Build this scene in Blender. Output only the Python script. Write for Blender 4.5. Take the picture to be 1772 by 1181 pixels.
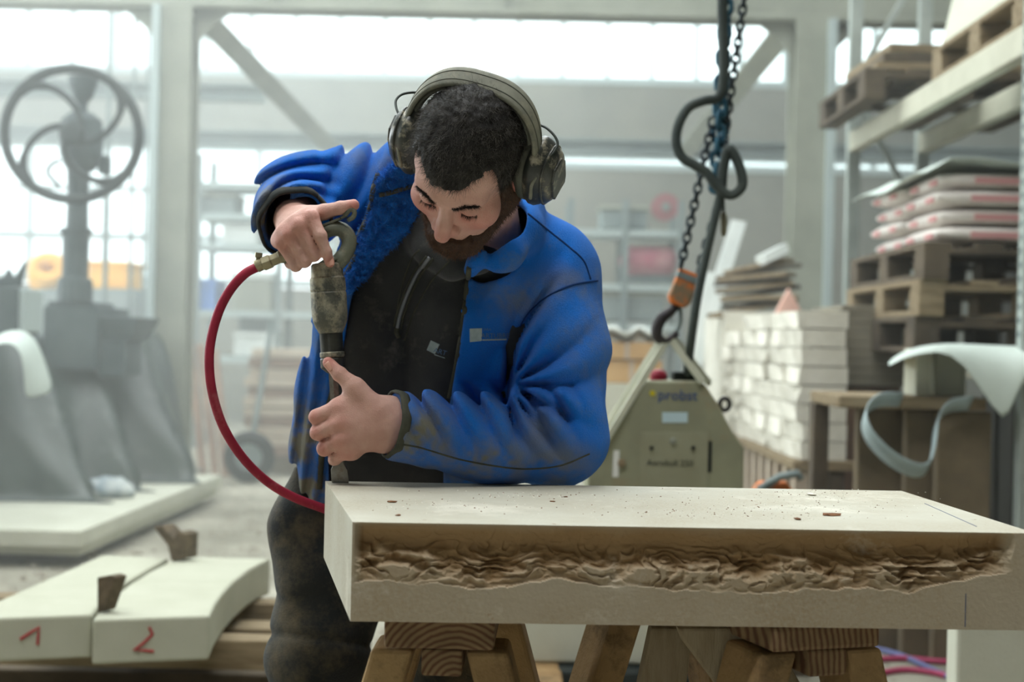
import bpy, bmesh, math, random
import numpy as np
from mathutils import Vector, Matrix, noise as mnoise
from mathutils.bvhtree import BVHTree

for _o in list(bpy.data.objects):
    bpy.data.objects.remove(_o)
scene = bpy.context.scene
COL = scene.collection
random.seed(7)
RNG = np.random.default_rng(7)

# ------------------------------------------------------------------ camera
FPX = 2461.0                       # focal length in pixels of the 1772x1181 frame (50 mm on 36 mm)
CAMZ = 1.135
ROLL = math.radians(1.28)
CR, SR = math.cos(ROLL), math.sin(ROLL)
cam_d = bpy.data.cameras.new('camera')
cam = bpy.data.objects.new('camera', cam_d)
COL.objects.link(cam)
cam_d.sensor_width = 36.0
cam_d.lens = 36.0 * FPX / 1772.0
cam_d.clip_start = 0.05
cam_d.clip_end = 200
cam.matrix_world = Matrix(((CR, -SR, 0, 0), (0, 0, -1, 0), (SR, CR, 0, CAMZ), (0, 0, 0, 1)))
cam_d.dof.use_dof = True
cam_d.dof.focus_distance = 2.20
cam_d.dof.aperture_fstop = 3.4
scene.camera = cam

# ------------------------------------------------------------------ sky, daylight, exposure
world = bpy.data.worlds.new('overcast_sky')
scene.world = world
world.use_nodes = True
bg = world.node_tree.nodes['Background']
bg.inputs[0].default_value = (0.90, 0.98, 1.0, 1)
bg.inputs[1].default_value = 2.6
scene.view_settings.view_transform = 'Standard'
scene.view_settings.look = 'None'
scene.view_settings.exposure = 0.24
scene.view_settings.gamma = 1.0
scene.view_settings.use_curve_mapping = False
scene.cycles.use_denoising = True
scene.cycles.max_bounces = 7
scene.cycles.diffuse_bounces = 4
scene.cycles.volume_bounces = 1
scene.cycles.transparent_max_bounces = 12
scene.cycles.sample_clamp_indirect = 6.0
scene.cycles.caustics_reflective = False
scene.cycles.caustics_refractive = False

def area_light(name, loc, target, sx, sy, power, color):
    d = bpy.data.lights.new(name, 'AREA')
    d.shape = 'RECTANGLE'
    d.size, d.size_y, d.energy, d.color = sx, sy, power, color
    o = bpy.data.objects.new(name, d)
    COL.objects.link(o)
    o.location = loc
    o.rotation_euler = (Vector(target) - Vector(loc)).to_track_quat('-Z', 'Y').to_euler()
    return o
# daylight falling through the glazed parts of the hall, plus an added rear fill lamp
area_light('roof_skylight_daylight', (-1.6, 6.2, 7.12), (-1.6, 6.2, 0), 7.0, 5.2, 320, (0.93, 1.0, 0.98))
area_light('roof_skylight_daylight_far', (-2.2, 13.5, 7.12), (-2.2, 13.5, 0), 6.5, 6.0, 320, (0.90, 1.0, 1.0))
area_light('front_skylight_daylight', (-0.9, 0.7, 7.12), (-0.9, 0.7, 0), 6.0, 1.8, 190, (1.0, 0.98, 0.94))
area_light('side_glazing_daylight', (-9.2, 9.4, 3.5), (0, 9.4, 3.5), 11.8, 3.7, 560, (0.90, 0.99, 1.0))
area_light('rear_fill_lamp', (-3.0, -6.45, 2.4), (0.2, 2.4, 1.2), 1.4, 2.0, 10, (1.0, 0.97, 0.92))  # fill lamp added behind the camera, not a known window

# ------------------------------------------------------------------ projection helpers (a pixel of the photograph at a real depth)
def P(px, py, D):
    a = (px - 886.0) / FPX
    b = (590.5 - py) / FPX
    return Vector(((a * CR - b * SR) * D, D, CAMZ + (a * SR + b * CR) * D))

def PZ(px, py, z):
    """the point at height z seen at this pixel"""
    a = (px - 886.0) / FPX
    b = (590.5 - py) / FPX
    v = a * SR + b * CR
    D = (z - CAMZ) / v
    return Vector(((a * CR - b * SR) * D, D, z))

def PX(px, py, x):
    a = (px - 886.0) / FPX
    b = (590.5 - py) / FPX
    D = x / (a * CR - b * SR)
    return Vector((x, D, CAMZ + (a * SR + b * CR) * D))

def ray(px, py):
    d = P(px, py, 1.0) - Vector((0, 0, CAMZ))
    return Vector((0, 0, CAMZ)), d.normalized()

# ------------------------------------------------------------------ materials
MATS = {}
def mat(name, c1, c2=None, scale=8.0, rough=0.8, metal=0.0, bump=0.0, bscale=None, dust=None, dust_scale=5.0, dust_lo=0.5, dust_hi=0.7,
        detail=6.0, sheen=0.0, stretch=None, spec=0.3, sss=0.0, attr=None, fine=0.0, fine_scale=300.0, coords='Object', speck=None, speck_scale=90.0, speck_th=0.72):
    if name in MATS:
        return MATS[name]
    m = bpy.data.materials.new(name)
    m.use_nodes = True
    nt = m.node_tree
    N, L = nt.nodes, nt.links
    b = N['Principled BSDF']
    b.inputs['Roughness'].default_value = rough
    b.inputs['Metallic'].default_value = metal
    b.inputs['Specular IOR Level'].default_value = spec
    if sheen:
        b.inputs['Sheen Weight'].default_value = sheen
        b.inputs['Sheen Roughness'].default_value = 0.5
    if sss:
        b.inputs['Subsurface Weight'].default_value = sss
        b.inputs['Subsurface Radius'].default_value = (0.012, 0.005, 0.003)
        b.inputs['Subsurface Scale'].default_value = 0.6
    tc = N.new('ShaderNodeTexCoord')
    vec = tc.outputs[coords]
    if stretch:
        mp = N.new('ShaderNodeMapping')
        mp.inputs['Scale'].default_value = stretch
        L.new(vec, mp.inputs['Vector'])
        vec = mp.outputs['Vector']
    def nz(sc, det=detail, rg=0.6):
        n = N.new('ShaderNodeTexNoise')
        n.inputs['Scale'].default_value = sc
        n.inputs['Detail'].default_value = det
        n.inputs['Roughness'].default_value = rg
        L.new(vec, n.inputs['Vector'])
        return n.outputs['Fac']
    def mix(fac, a, bb):
        x = N.new('ShaderNodeMix')
        x.data_type = 'RGBA'
        L.new(fac, x.inputs[0]) if not isinstance(fac, float) else setattr(x.inputs[0], 'default_value', fac)
        for s, v in ((x.inputs[6], a), (x.inputs[7], bb)):
            if isinstance(v, tuple):
                s.default_value = (v[0], v[1], v[2], 1)
            else:
                L.new(v, s)
        return x.outputs[2]
    def ramp(fac, lo, hi):
        r = N.new('ShaderNodeMapRange')
        r.inputs['From Min'].default_value = lo
        r.inputs['From Max'].default_value = hi
        L.new(fac, r.inputs['Value'])
        return r.outputs['Result']
    col = c1
    if c2 is not None:
        col = mix(ramp(nz(scale), 0.35, 0.65), c1, c2)
    if fine:
        col = mix(ramp(nz(fine_scale, 3.0), 0.3, 0.7), col, tuple(v * (1 - fine) for v in c1))
    if speck is not None:
        col = mix(ramp(nz(speck_scale, 4.0), speck_th, speck_th + 0.06), col, speck)
    if attr:
        at = N.new('ShaderNodeAttribute')
        at.attribute_name = attr[0]
        col = mix(at.outputs['Fac'], col, attr[1])
    if dust is not None:
        m1 = ramp(nz(dust_scale, 8.0, 0.72), dust_lo, dust_hi)
        if attr and len(attr) > 2:
            pass
        col = mix(m1, col, dust)
    if isinstance(col, tuple):
        b.inputs['Base Color'].default_value = (col[0], col[1], col[2], 1)
    else:
        L.new(col, b.inputs['Base Color'])
    if bump:
        bn = N.new('ShaderNodeBump')
        bn.inputs['Strength'].default_value = bump
        bn.inputs['Distance'].default_value = 0.01
        L.new(nz(bscale or scale * 6, 5.0), bn.inputs['Height'])
        L.new(bn.outputs['Normal'], b.inputs['Normal'])
    MATS[name] = m
    return m

def srgb(r, g, b):
    f = lambda v: ((v / 255 + 0.055) / 1.055) ** 2.4 if v > 10 else v / 255 / 12.92
    return (f(r), f(g), f(b))

# ------------------------------------------------------------------ objects
def tag(o, label=None, cat=None, group=None, kind=None):
    if label: o['label'] = label
    if cat: o['category'] = cat
    if group: o['group'] = group
    if kind: o['kind'] = kind
    return o

def thing(name, label, cat, loc=(0, 0, 0), group=None):
    o = bpy.data.objects.new(name, None)
    o.empty_display_size = 0.05
    COL.objects.link(o)
    o.location = loc
    return tag(o, label, cat, group)

def wtrans(o):
    if o.parent is None:
        return Vector(o.location)
    return wtrans(o.parent) + o.matrix_parent_inverse.translation + Vector(o.location)

def link(name, me, m, parent=None):
    o = bpy.data.objects.new(name, me)
    COL.objects.link(o)
    if m is not None:
        me.materials.append(m) if not me.materials else None
    if parent is not None:
        o.parent = parent
        # parts are built in world coordinates; every parent is translation only
        o.matrix_parent_inverse = Matrix.Translation(-wtrans(parent))
    return o

def dup(root, loc, label=None, group=None, rotz=None):
    r = root.copy(); COL.objects.link(r); r.location = loc
    if label: r['label'] = label
    if group: r['group'] = group
    if rotz is not None: r.rotation_euler = (0, 0, rotz)
    for ch in list(root.children):
        c = ch.copy(); COL.objects.link(c); c.parent = r
        for g in list(ch.children):
            d = g.copy(); COL.objects.link(d); d.parent = c
    return r

class MB:
    """collects shapes into one mesh"""
    def __init__(s):
        s.v, s.f = [], []
    def add(s, vs, fs):
        n = len(s.v)
        s.v += [tuple(v) for v in vs]
        s.f += [tuple(i + n for i in f) for f in fs]
        return s
    def box(s, c, size, rot=None):
        hx, hy, hz = size[0] / 2, size[1] / 2, size[2] / 2
        vs = [Vector((x, y, z)) for x in (-hx, hx) for y in (-hy, hy) for z in (-hz, hz)]
        if rot is not None:
            vs = [rot @ v for v in vs]
        c = Vector(c)
        return s.add([v + c for v in vs], [(0, 1, 3, 2), (4, 6, 7, 5), (0, 4, 5, 1), (2, 3, 7, 6), (0, 2, 6, 4), (1, 5, 7, 3)])
    def box2(s, a, b):
        return s.box([(a[i] + b[i]) / 2 for i in range(3)], [abs(b[i] - a[i]) for i in range(3)])
    def hexa(s, pts):
        """8 corners: bottom 4 ccw then top 4"""
        return s.add(pts, [(3, 2, 1, 0), (4, 5, 6, 7), (0, 1, 5, 4), (1, 2, 6, 5), (2, 3, 7, 6), (3, 0, 4, 7)])
    def bar(s, p0, p1, w, h, up=(0, 0, 1)):
        p0, p1 = Vector(p0), Vector(p1)
        d = (p1 - p0)
        z = Vector(up)
        x = d.cross(z)
        if x.length < 1e-6: x = d.cross(Vector((0, 1, 0)))
        x.normalize()
        z = x.cross(d).normalized()
        q = []
        for p in (p0, p1):
            for a, b in ((-1, -1), (1, -1), (1, 1), (-1, 1)):
                q.append(p + x * (a * w / 2) + z * (b * h / 2))
        return s.add(q, [(3, 2, 1, 0), (4, 5, 6, 7), (0, 1, 5, 4), (1, 2, 6, 5), (2, 3, 7, 6), (3, 0, 4, 7)])
    def tube(s, pts, r, n=10, cap=True, closed=False):
        pts = [Vector(p) for p in pts]
        m = len(pts)
        rr = r if isinstance(r, (list, tuple)) else [r] * m
        rings = []
        prev = None
        for i, p in enumerate(pts):
            if closed:
                t = pts[(i + 1) % m] - pts[i - 1]
            else:
                t = pts[min(i + 1, m - 1)] - pts[max(i - 1, 0)]
            t.normalize()
            if prev is None:
                a = Vector((0, 0, 1)) if abs(t.z) < 0.9 else Vector((1, 0, 0))
                u = t.cross(a).normalized()
            else:
                u = (prev - t * prev.dot(t)).normalized()
            prev = u
            w = t.cross(u)
            rings.append([p + (u * math.cos(2 * math.pi * k / n) + w * math.sin(2 * math.pi * k / n)) * rr[i] for k in range(n)])
        vs = [v for rg in rings for v in rg]
        fs = []
        for i in range(m if closed else m - 1):
            j = (i + 1) % m
            for k in range(n):
                l = (k + 1) % n
                fs.append((i * n + k, i * n + l, j * n + l, j * n + k))
        if cap and not closed:
            fs.append(tuple(range(n - 1, -1, -1)))
            fs.append(tuple((m - 1) * n + k for k in range(n)))
        return s.add(vs, fs)
    def lathe(s, p0, p1, prof, n=24):
        """prof: (t along p0->p1 in metres, radius)"""
        p0, p1 = Vector(p0), Vector(p1)
        d = (p1 - p0).normalized()
        a = Vector((0, 0, 1)) if abs(d.z) < 0.9 else Vector((1, 0, 0))
        u = d.cross(a).normalized(); w = d.cross(u)
        vs, fs = [], []
        for t, r in prof:
            for k in range(n):
                an = 2 * math.pi * k / n
                vs.append(p0 + d * t + (u * math.cos(an) + w * math.sin(an)) * r)
        for i in range(len(prof) - 1):
            for k in range(n):
                l = (k + 1) % n
                fs.append((i * n + k, i * n + l, (i + 1) * n + l, (i + 1) * n + k))
        fs.append(tuple(range(n - 1, -1, -1)))
        fs.append(tuple((len(prof) - 1) * n + k for k in range(n)))
        return s.add(vs, fs)
    def prism(s, poly, vec):
        """poly: 3d points, extruded by vec"""
        n = len(poly)
        vec = Vector(vec)
        vs = [Vector(p) for p in poly] + [Vector(p) + vec for p in poly]
        fs = [tuple(range(n - 1, -1, -1)), tuple(range(n, 2 * n))]
        fs += [(i, (i + 1) % n, n + (i + 1) % n, n + i) for i in range(n)]
        return s.add(vs, fs)
    def sheet(s, rows, thick=None):
        """grid of points, optionally thickened along the normal"""
        a, b = len(rows), len(rows[0])
        vs = [Vector(p) for r in rows for p in r]
        fs = [(i * b + j, i * b + j + 1, (i + 1) * b + j + 1, (i + 1) * b + j) for i in range(a - 1) for j in range(b - 1)]
        return s.add(vs, fs)
    def mesh(s, name, smooth=False):
        me = bpy.data.meshes.new(name)
        me.from_pydata(s.v, [], s.f)
        bm = bmesh.new(); bm.from_mesh(me)
        bmesh.ops.recalc_face_normals(bm, faces=bm.faces)
        bm.to_mesh(me); bm.free()
        if smooth:
            me.polygons.foreach_set('use_smooth', [True] * len(me.polygons))
        return me
    def obj(s, name, m, parent=None, smooth=False, bevel=0.0, seg=2, solid=0.0, sub=0, auto=False):
        o = link(name, s.mesh(name, smooth), m, parent)
        if solid:
            md = o.modifiers.new('solid', 'SOLIDIFY'); md.thickness = solid; md.offset = 0
        if bevel:
            md = o.modifiers.new('bevel', 'BEVEL'); md.width = bevel; md.segments = seg; md.limit_method = 'ANGLE'; md.angle_limit = math.radians(40)
        if sub:
            md = o.modifiers.new('sub', 'SUBSURF'); md.levels = sub; md.render_levels = sub
        return o

def struct(o):
    o['kind'] = 'structure'
    return o

def curve_pts(ctrl, n):
    """Catmull-Rom through control points"""
    c = [Vector(p) for p in ctrl]
    c = [c[0] * 2 - c[1]] + c + [c[-1] * 2 - c[-2]]
    out = []
    m = len(c) - 3
    for i in range(n):
        t = i / (n - 1) * m
        k = min(int(t), m - 1); t -= k
        p0, p1, p2, p3 = c[k:k + 4]
        out.append(0.5 * ((2 * p1) + (p2 - p0) * t + (2 * p0 - 5 * p1 + 4 * p2 - p3) * t * t + (3 * p1 - p0 - 3 * p2 + p3) * t ** 3))
    return out

def text_mesh(s, size, font_bold=False):
    cu = bpy.data.curves.new('lettering', 'FONT')
    cu.body = s; cu.size = size; cu.align_x = 'LEFT'; cu.resolution_u = 2
    o = bpy.data.objects.new('lettering_tmp', cu)
    COL.objects.link(o)
    dg = bpy.context.evaluated_depsgraph_get()
    me = bpy.data.meshes.new_from_object(o.evaluated_get(dg))
    vs = [v.co.copy() for v in me.vertices]
    fs = [tuple(p.vertices) for p in me.polygons]
    bpy.data.objects.remove(o); bpy.data.meshes.remove(me); bpy.data.curves.remove(cu)
    return vs, fs

def text_obj(name, s, origin, xdir, ydir, size, m, parent, lift=(0, 0, 0)):
    vs, fs = text_mesh(s, size)
    xd, yd = Vector(xdir).normalized(), Vector(ydir).normalized()
    o = Vector(origin)
    mb = MB()
    mb.add([o + xd * v.x + yd * v.y for v in vs], fs)
    me = bpy.data.meshes.new(name); me.from_pydata(mb.v, [], mb.f)
    return link(name, me, m, parent)

# ------------------------------------------------------------------ palette
M_floor = mat('dusty_floor', srgb(122, 118, 104), srgb(172, 167, 152), scale=1.6, rough=0.95, bump=0.7, bscale=9, speck=srgb(110, 104, 92), speck_scale=14, speck_th=0.62)
M_wall = mat('hall_wall_cladding', srgb(108, 108, 98), srgb(128, 126, 114), scale=0.7, rough=0.9)
M_wall_dark = mat('hall_wall_plain', srgb(110, 112, 106), srgb(130, 130, 122), scale=0.6, rough=0.95)
M_steel = mat('painted_steel', srgb(136, 139, 126), srgb(152, 154, 140), scale=2.5, rough=0.7)
M_steel_d = mat('grey_steel', srgb(110, 122, 122), srgb(126, 136, 134), scale=3, rough=0.6)
M_mull = mat('window_bars', srgb(170, 182, 180), rough=0.7)
M_stone = mat('pale_limestone', srgb(204, 204, 188), srgb(186, 186, 168), scale=5, rough=0.9, bump=0.12, bscale=90, fine=0.06)
M_stone_w = mat('white_stone', srgb(226, 222, 210), srgb(206, 202, 188), scale=7, rough=0.95, bump=0.5, bscale=40)
M_wood = mat('grey_timber', srgb(150, 134, 108), srgb(118, 102, 78), scale=5, rough=0.9, stretch=(1, 8, 8), bump=0.3, bscale=30)
M_wood_d = mat('dark_pallet_timber', srgb(104, 92, 76), srgb(78, 70, 60), scale=4, rough=0.95, bump=0.3, bscale=25)
M_dark = mat('dark_machine_iron', srgb(40, 46, 46), srgb(58, 64, 62), scale=5, rough=0.55, metal=0.3)
M_pane = bpy.data.materials.new('hall_glass'); M_pane.use_nodes = True
_nt = M_pane.node_tree; _nt.nodes.clear()
_o = _nt.nodes.new('ShaderNodeOutputMaterial'); _t = _nt.nodes.new('ShaderNodeBsdfTransparent'); _d = _nt.nodes.new('ShaderNodeBsdfTranslucent'); _mx = _nt.nodes.new('ShaderNodeMixShader')
_t.inputs[0].default_value = (0.93, 0.98, 0.97, 1); _d.inputs[0].default_value = (0.9, 0.97, 0.97, 1); _mx.inputs[0].default_value = 0.25
_nt.links.new(_t.outputs[0], _mx.inputs[1]); _nt.links.new(_d.outputs[0], _mx.inputs[2]); _nt.links.new(_mx.outputs[0], _o.inputs[0])

# ------------------------------------------------------------------ shell of the hall
WB = 18.5
struct(MB().box2((-9.5, -6.5, -0.2), (9.5, WB + 0.2, 0)).obj('floor', M_floor))
def zat(py, D, px=886):
    return P(px, py, D).z
z_clere, z_band0, z_slit0 = zat(139, WB), zat(263, WB), zat(286, WB)
TOPZ = 6.6
wb = MB()
xg = -2.3                                                     # where the tall glazing of the left part ends
wb.box2((xg, WB, 0), (9.5, WB + 0.2, z_slit0))
wb.box2((-9.5, WB, 0), (xg, WB + 0.2, 1.75))
wb.box2((-9.5, WB, z_band0), (9.5, WB + 0.2, z_clere))
struct(wb.obj('wall_back', M_wall))
struct(MB().box2((-9.5, WB, TOPZ), (9.5, WB + 0.2, 7.4)).obj('wall_back', M_wall))
# clerestory window strip
def window_strip(name, x0, x1, z0, z1, step, bar, transoms=()):
    fr = MB()
    fr.box2((x0, WB - 0.02, z0 - 0.03), (x1, WB + 0.12, z0 + 0.06)); fr.box2((x0, WB - 0.02, z1 - 0.06), (x1, WB + 0.12, z1 + 0.03))
    w = fr.obj(name, M_mull); struct(w)
    n = max(1, round((x1 - x0) / step))
    me_b = MB().box((0, 0, 0), (bar, 0.1, z1 - z0)).mesh('mullion')
    me_p = MB().box((0, 0, 0), ((x1 - x0) / n - bar, 0.012, z1 - z0 - 0.06)).mesh('pane')
    for i in range(n + 1):
        o = link('mullion', me_b, M_mull, w); o.location = (x0 + (x1 - x0) * i / n, WB + 0.05, (z0 + z1) / 2)
    for i in range(n):
        o = link('pane', me_p, M_pane, w); o.location = (x0 + (x1 - x0) * (i + 0.5) / n, WB + 0.06, (z0 + z1) / 2)
    for zt, th in transoms:
        MB().box2((x0, WB - 0.03, zt - th / 2), (x1, WB + 0.1, zt + th / 2)).obj('transom', M_steel_d, w)
    return w
window_strip('window_1', -9.3, 9.3, z_clere, TOPZ, 0.58, 0.055)
window_strip('window_2', xg, 9.3, z_slit0, z_band0, 2.2, 0.05)
window_strip('window_3', -9.3, xg - 0.05, 1.8, z_band0, 1.05, 0.07, transoms=((zat(425, WB), 0.07), (zat(262, WB), 0.10), (3.0, 0.05)))
# side walls, rear wall, roof with two skylight openings
wl = MB()
wl.box2((-9.5, -6.5, 0), (-9.3, WB, 1.6)); wl.box2((-9.5, -6.5, 5.4), (-9.3, WB, 7.4)); wl.box2((-9.5, -6.5, 1.6), (-9.3, 3.4, 5.4)); wl.box2((-9.5, 15.5, 1.6), (-9.3, WB, 5.4))
struct(wl.obj('wall_left', M_wall))
struct(MB().box2((9.3, -6.5, 0), (9.5, WB, 7.4)).obj('wall_right', M_wall_dark))
wr = MB()
wr.box2((-9.5, -6.7, 0), (-3.7, -6.5, 7.4)); wr.box2((-2.3, -6.7, 0), (9.5, -6.5, 7.4)); wr.box2((-3.7, -6.7, 0), (-2.3, -6.5, 1.4)); wr.box2((-3.7, -6.7, 3.4), (-2.3, -6.5, 7.4))  # the opening is made up to hold the rear fill lamp
struct(wr.obj('wall_rear', M_wall_dark))
rf = MB()
for (x0, x1, y0, y1) in ((-9.5, 9.5, -6.7, -0.3), (-9.5, -4.2, -0.3, 1.7), (2.4, 9.5, -0.3, 1.7), (-9.5, 9.5, 1.7, 3.4), (-9.5, -5.2, 3.4, 8.9), (2.0, 9.5, 3.4, 8.9), (-9.5, 9.5, 8.9, 10.4), (-9.5, -5.6, 10.4, 16.6), (3.6, 9.5, 10.4, 16.6), (-9.5, 9.5, 16.6, WB + 0.2)):
    rf.box2((x0, y0, 7.2), (x1, y1, 7.4))
struct(rf.obj('ceiling', M_wall_dark))

# ------------------------------------------------------------------ steel portal frame in the middle of the hall
D1 = 10.2
def ibeam(mb, p0, p1, w, h, up=(0, 0, 1), t=0.025):
    p0, p1 = Vector(p0), Vector(p1)
    d = (p1 - p0).normalized(); x = d.cross(Vector(up)).normalized(); z = x.cross(d).normalized()
    mb.bar(p0 + z * (h / 2 - t / 2), p1 + z * (h / 2 - t / 2), w, t, up)
    mb.bar(p0 - z * (h / 2 - t / 2), p1 - z * (h / 2 - t / 2), w, t, up)
    mb.bar(p0, p1, t, h - 2 * t, up)
zb = zat(30, D1)                                                   # underside of the main beam
mb = MB(); mb.box2((-7.5, D1 - 0.13, zb), (7.5, D1 + 0.13, zb + 0.035)); mb.box2((-7.5, D1 - 0.02, zb), (7.5, D1 + 0.02, zb + 0.6)); mb.box2((-7.5, D1 - 0.13, zb + 0.56), (7.5, D1 + 0.13, zb + 0.6))
beam = struct(mb.obj('roof_beam', M_steel, bevel=0.006))
for k in range(9):
    MB().box((-6.6 + k * 1.62, D1 - 0.07, zb + 0.3), (0.02, 0.1, 0.52)).obj('stiffener', M_steel, beam)
def column(pxl, pxr, py, side, label):
    a, b = P(pxl, py, D1), P(pxr, py, D1)
    xc, w = (a.x + b.x) / 2, abs(b.x - a.x)
    c = thing('column', label, 'column', (xc, D1, 0))
    c['kind'] = 'structure'
    mb = MB()
    mb.box2((xc - w / 2, D1 - 0.14, 0), (xc + w / 2, D1 - 0.11, zb)); mb.box2((xc - w / 2, D1 + 0.11, 0), (xc + w / 2, D1 + 0.14, zb)); mb.box2((xc - 0.02, D1 - 0.11, 0), (xc + 0.02, D1 + 0.11, zb))
    mb.obj('shaft', M_steel, c, bevel=0.005)
    MB().box2((xc - w * 0.42 * side - 0.02, D1 - 0.2, 0), (xc - w * 0.42 * side + 0.035, D1 - 0.14, zb)).obj('conduit', M_mull, c)
    for s in (-1, 1):                                               # curved haunch plates under the beam
        pts = [Vector((xc + s * w / 2, D1 - 0.02, zb))]
        for k in range(7):
            t = k / 6 * math.pi / 2
            pts.append(Vector((xc + s * (w / 2 + 0.26 - 0.26 * math.sin(t)), D1 - 0.02, zb - 0.3 + 0.3 * math.cos(t) * 0 + 0.3 * (1 - math.sin(t) * 0) * (1 - k / 6) )))
        MB().prism(pts, (0, 0.04, 0)).obj('haunch', M_steel, c)
    MB().box2((xc - w * 0.8, D1 - 0.22, 0), (xc + w * 0.8, D1 + 0.22, 0.03)).obj('base_plate', M_steel_d, c)
    return c, xc
cL, xL = column(268, 334, 330, 1, 'pale steel column with knee brace near the iron handwheel')
cR, xR = column(1366, 1430, 300, -1, 'pale steel column with knee brace behind the hanging chains')
mb = MB(); ibeam(mb, P(352, 30, D1), P(575, 260, 14.4), 0.16, 0.15, up=(0, 1, 0)); mb.obj('knee_brace', M_steel, cL)
mb = MB(); ibeam(mb, P(1362, 48, D1), P(1190, 258, 14.4), 0.16, 0.15, up=(0, 1, 0)); mb.obj('knee_brace', M_steel, cR)
# longitudinal crane rail carried behind the frame
mb = MB(); ibeam(mb, (-8, 14.5, zat(252, 14.5)), (8, 14.5, zat(252, 14.5)), 0.2, 0.16); struct(mb.obj('crane_rail_beam', M_steel_d))
mb = MB(); ibeam(mb, (-8, 13.2, zat(172, 13.2)), (xL + 0.1, 13.2, zat(172, 13.2)), 0.2, 0.15); struct(mb.obj('side_rail_beam', M_steel_d))
# thin service pipes beside the first column
for px, Dp, r, nm in ((186, 12.0, 0.022, 'thin grey service pipe nearer the handwheel'), (229, 12.2, 0.016, 'thinner service pipe between grey pipe and column'), (252, 12.4, 0.014, 'thinnest service pipe, closest to the steel column')):
    p = P(px, 300, Dp)
    tag(MB().tube([(p.x, p.y, 0), (p.x, p.y, 5.6)], r, 8).obj('service_pipe', M_steel_d), nm, 'pipe')

# ------------------------------------------------------------------ haze of stone dust
# (the dust hangs thicker towards the open left side: strips of falling density in one body of haze)
edges_ = [-9.2, -1.6, -0.8, 0.0, 0.8, 9.2]
dens_ = [0.043, 0.036, 0.029, 0.022, 0.016]
hzb = MB()
for x0, x1 in zip(edges_[:-1], edges_[1:]):
    hzb.box2((x0 + 0.0005, 4.3, 0.02), (x1 - 0.0005, WB - 0.1, 7.1))
hz = hzb.obj('dust_haze', None)
for dn in dens_:
    mh = bpy.data.materials.new('stone_dust_haze'); mh.use_nodes = True
    nt = mh.node_tree; nt.nodes.clear()
    out = nt.nodes.new('ShaderNodeOutputMaterial'); vs = nt.nodes.new('ShaderNodeVolumeScatter')
    vs.inputs['Color'].default_value = (0.97, 1.0, 0.99, 1); vs.inputs['Density'].default_value = dn; vs.inputs['Anisotropy'].default_value = 0.35
    nt.links.new(vs.outputs[0], out.inputs['Volume'])
    hz.data.materials.append(mh)
hz.data.polygons.foreach_set('material_index', [k for k in range(len(dens_)) for _ in range(6)])
tag(hz, 'pale haze of stone dust filling the back of the hall', 'haze', kind='stuff')

# ------------------------------------------------------------------ the stone slab being worked
SLZ = P(610, 904, 1.85).z
YAW = math.radians(2.5)
A0 = P(610, 904, 1.85)
uS = Vector((math.cos(YAW), math.sin(YAW), 0)); vS = Vector((-math.sin(YAW), math.cos(YAW), 0))
TH = 172 * 1.85 / FPX
B0 = PZ(563, 833, SLZ)
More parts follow.
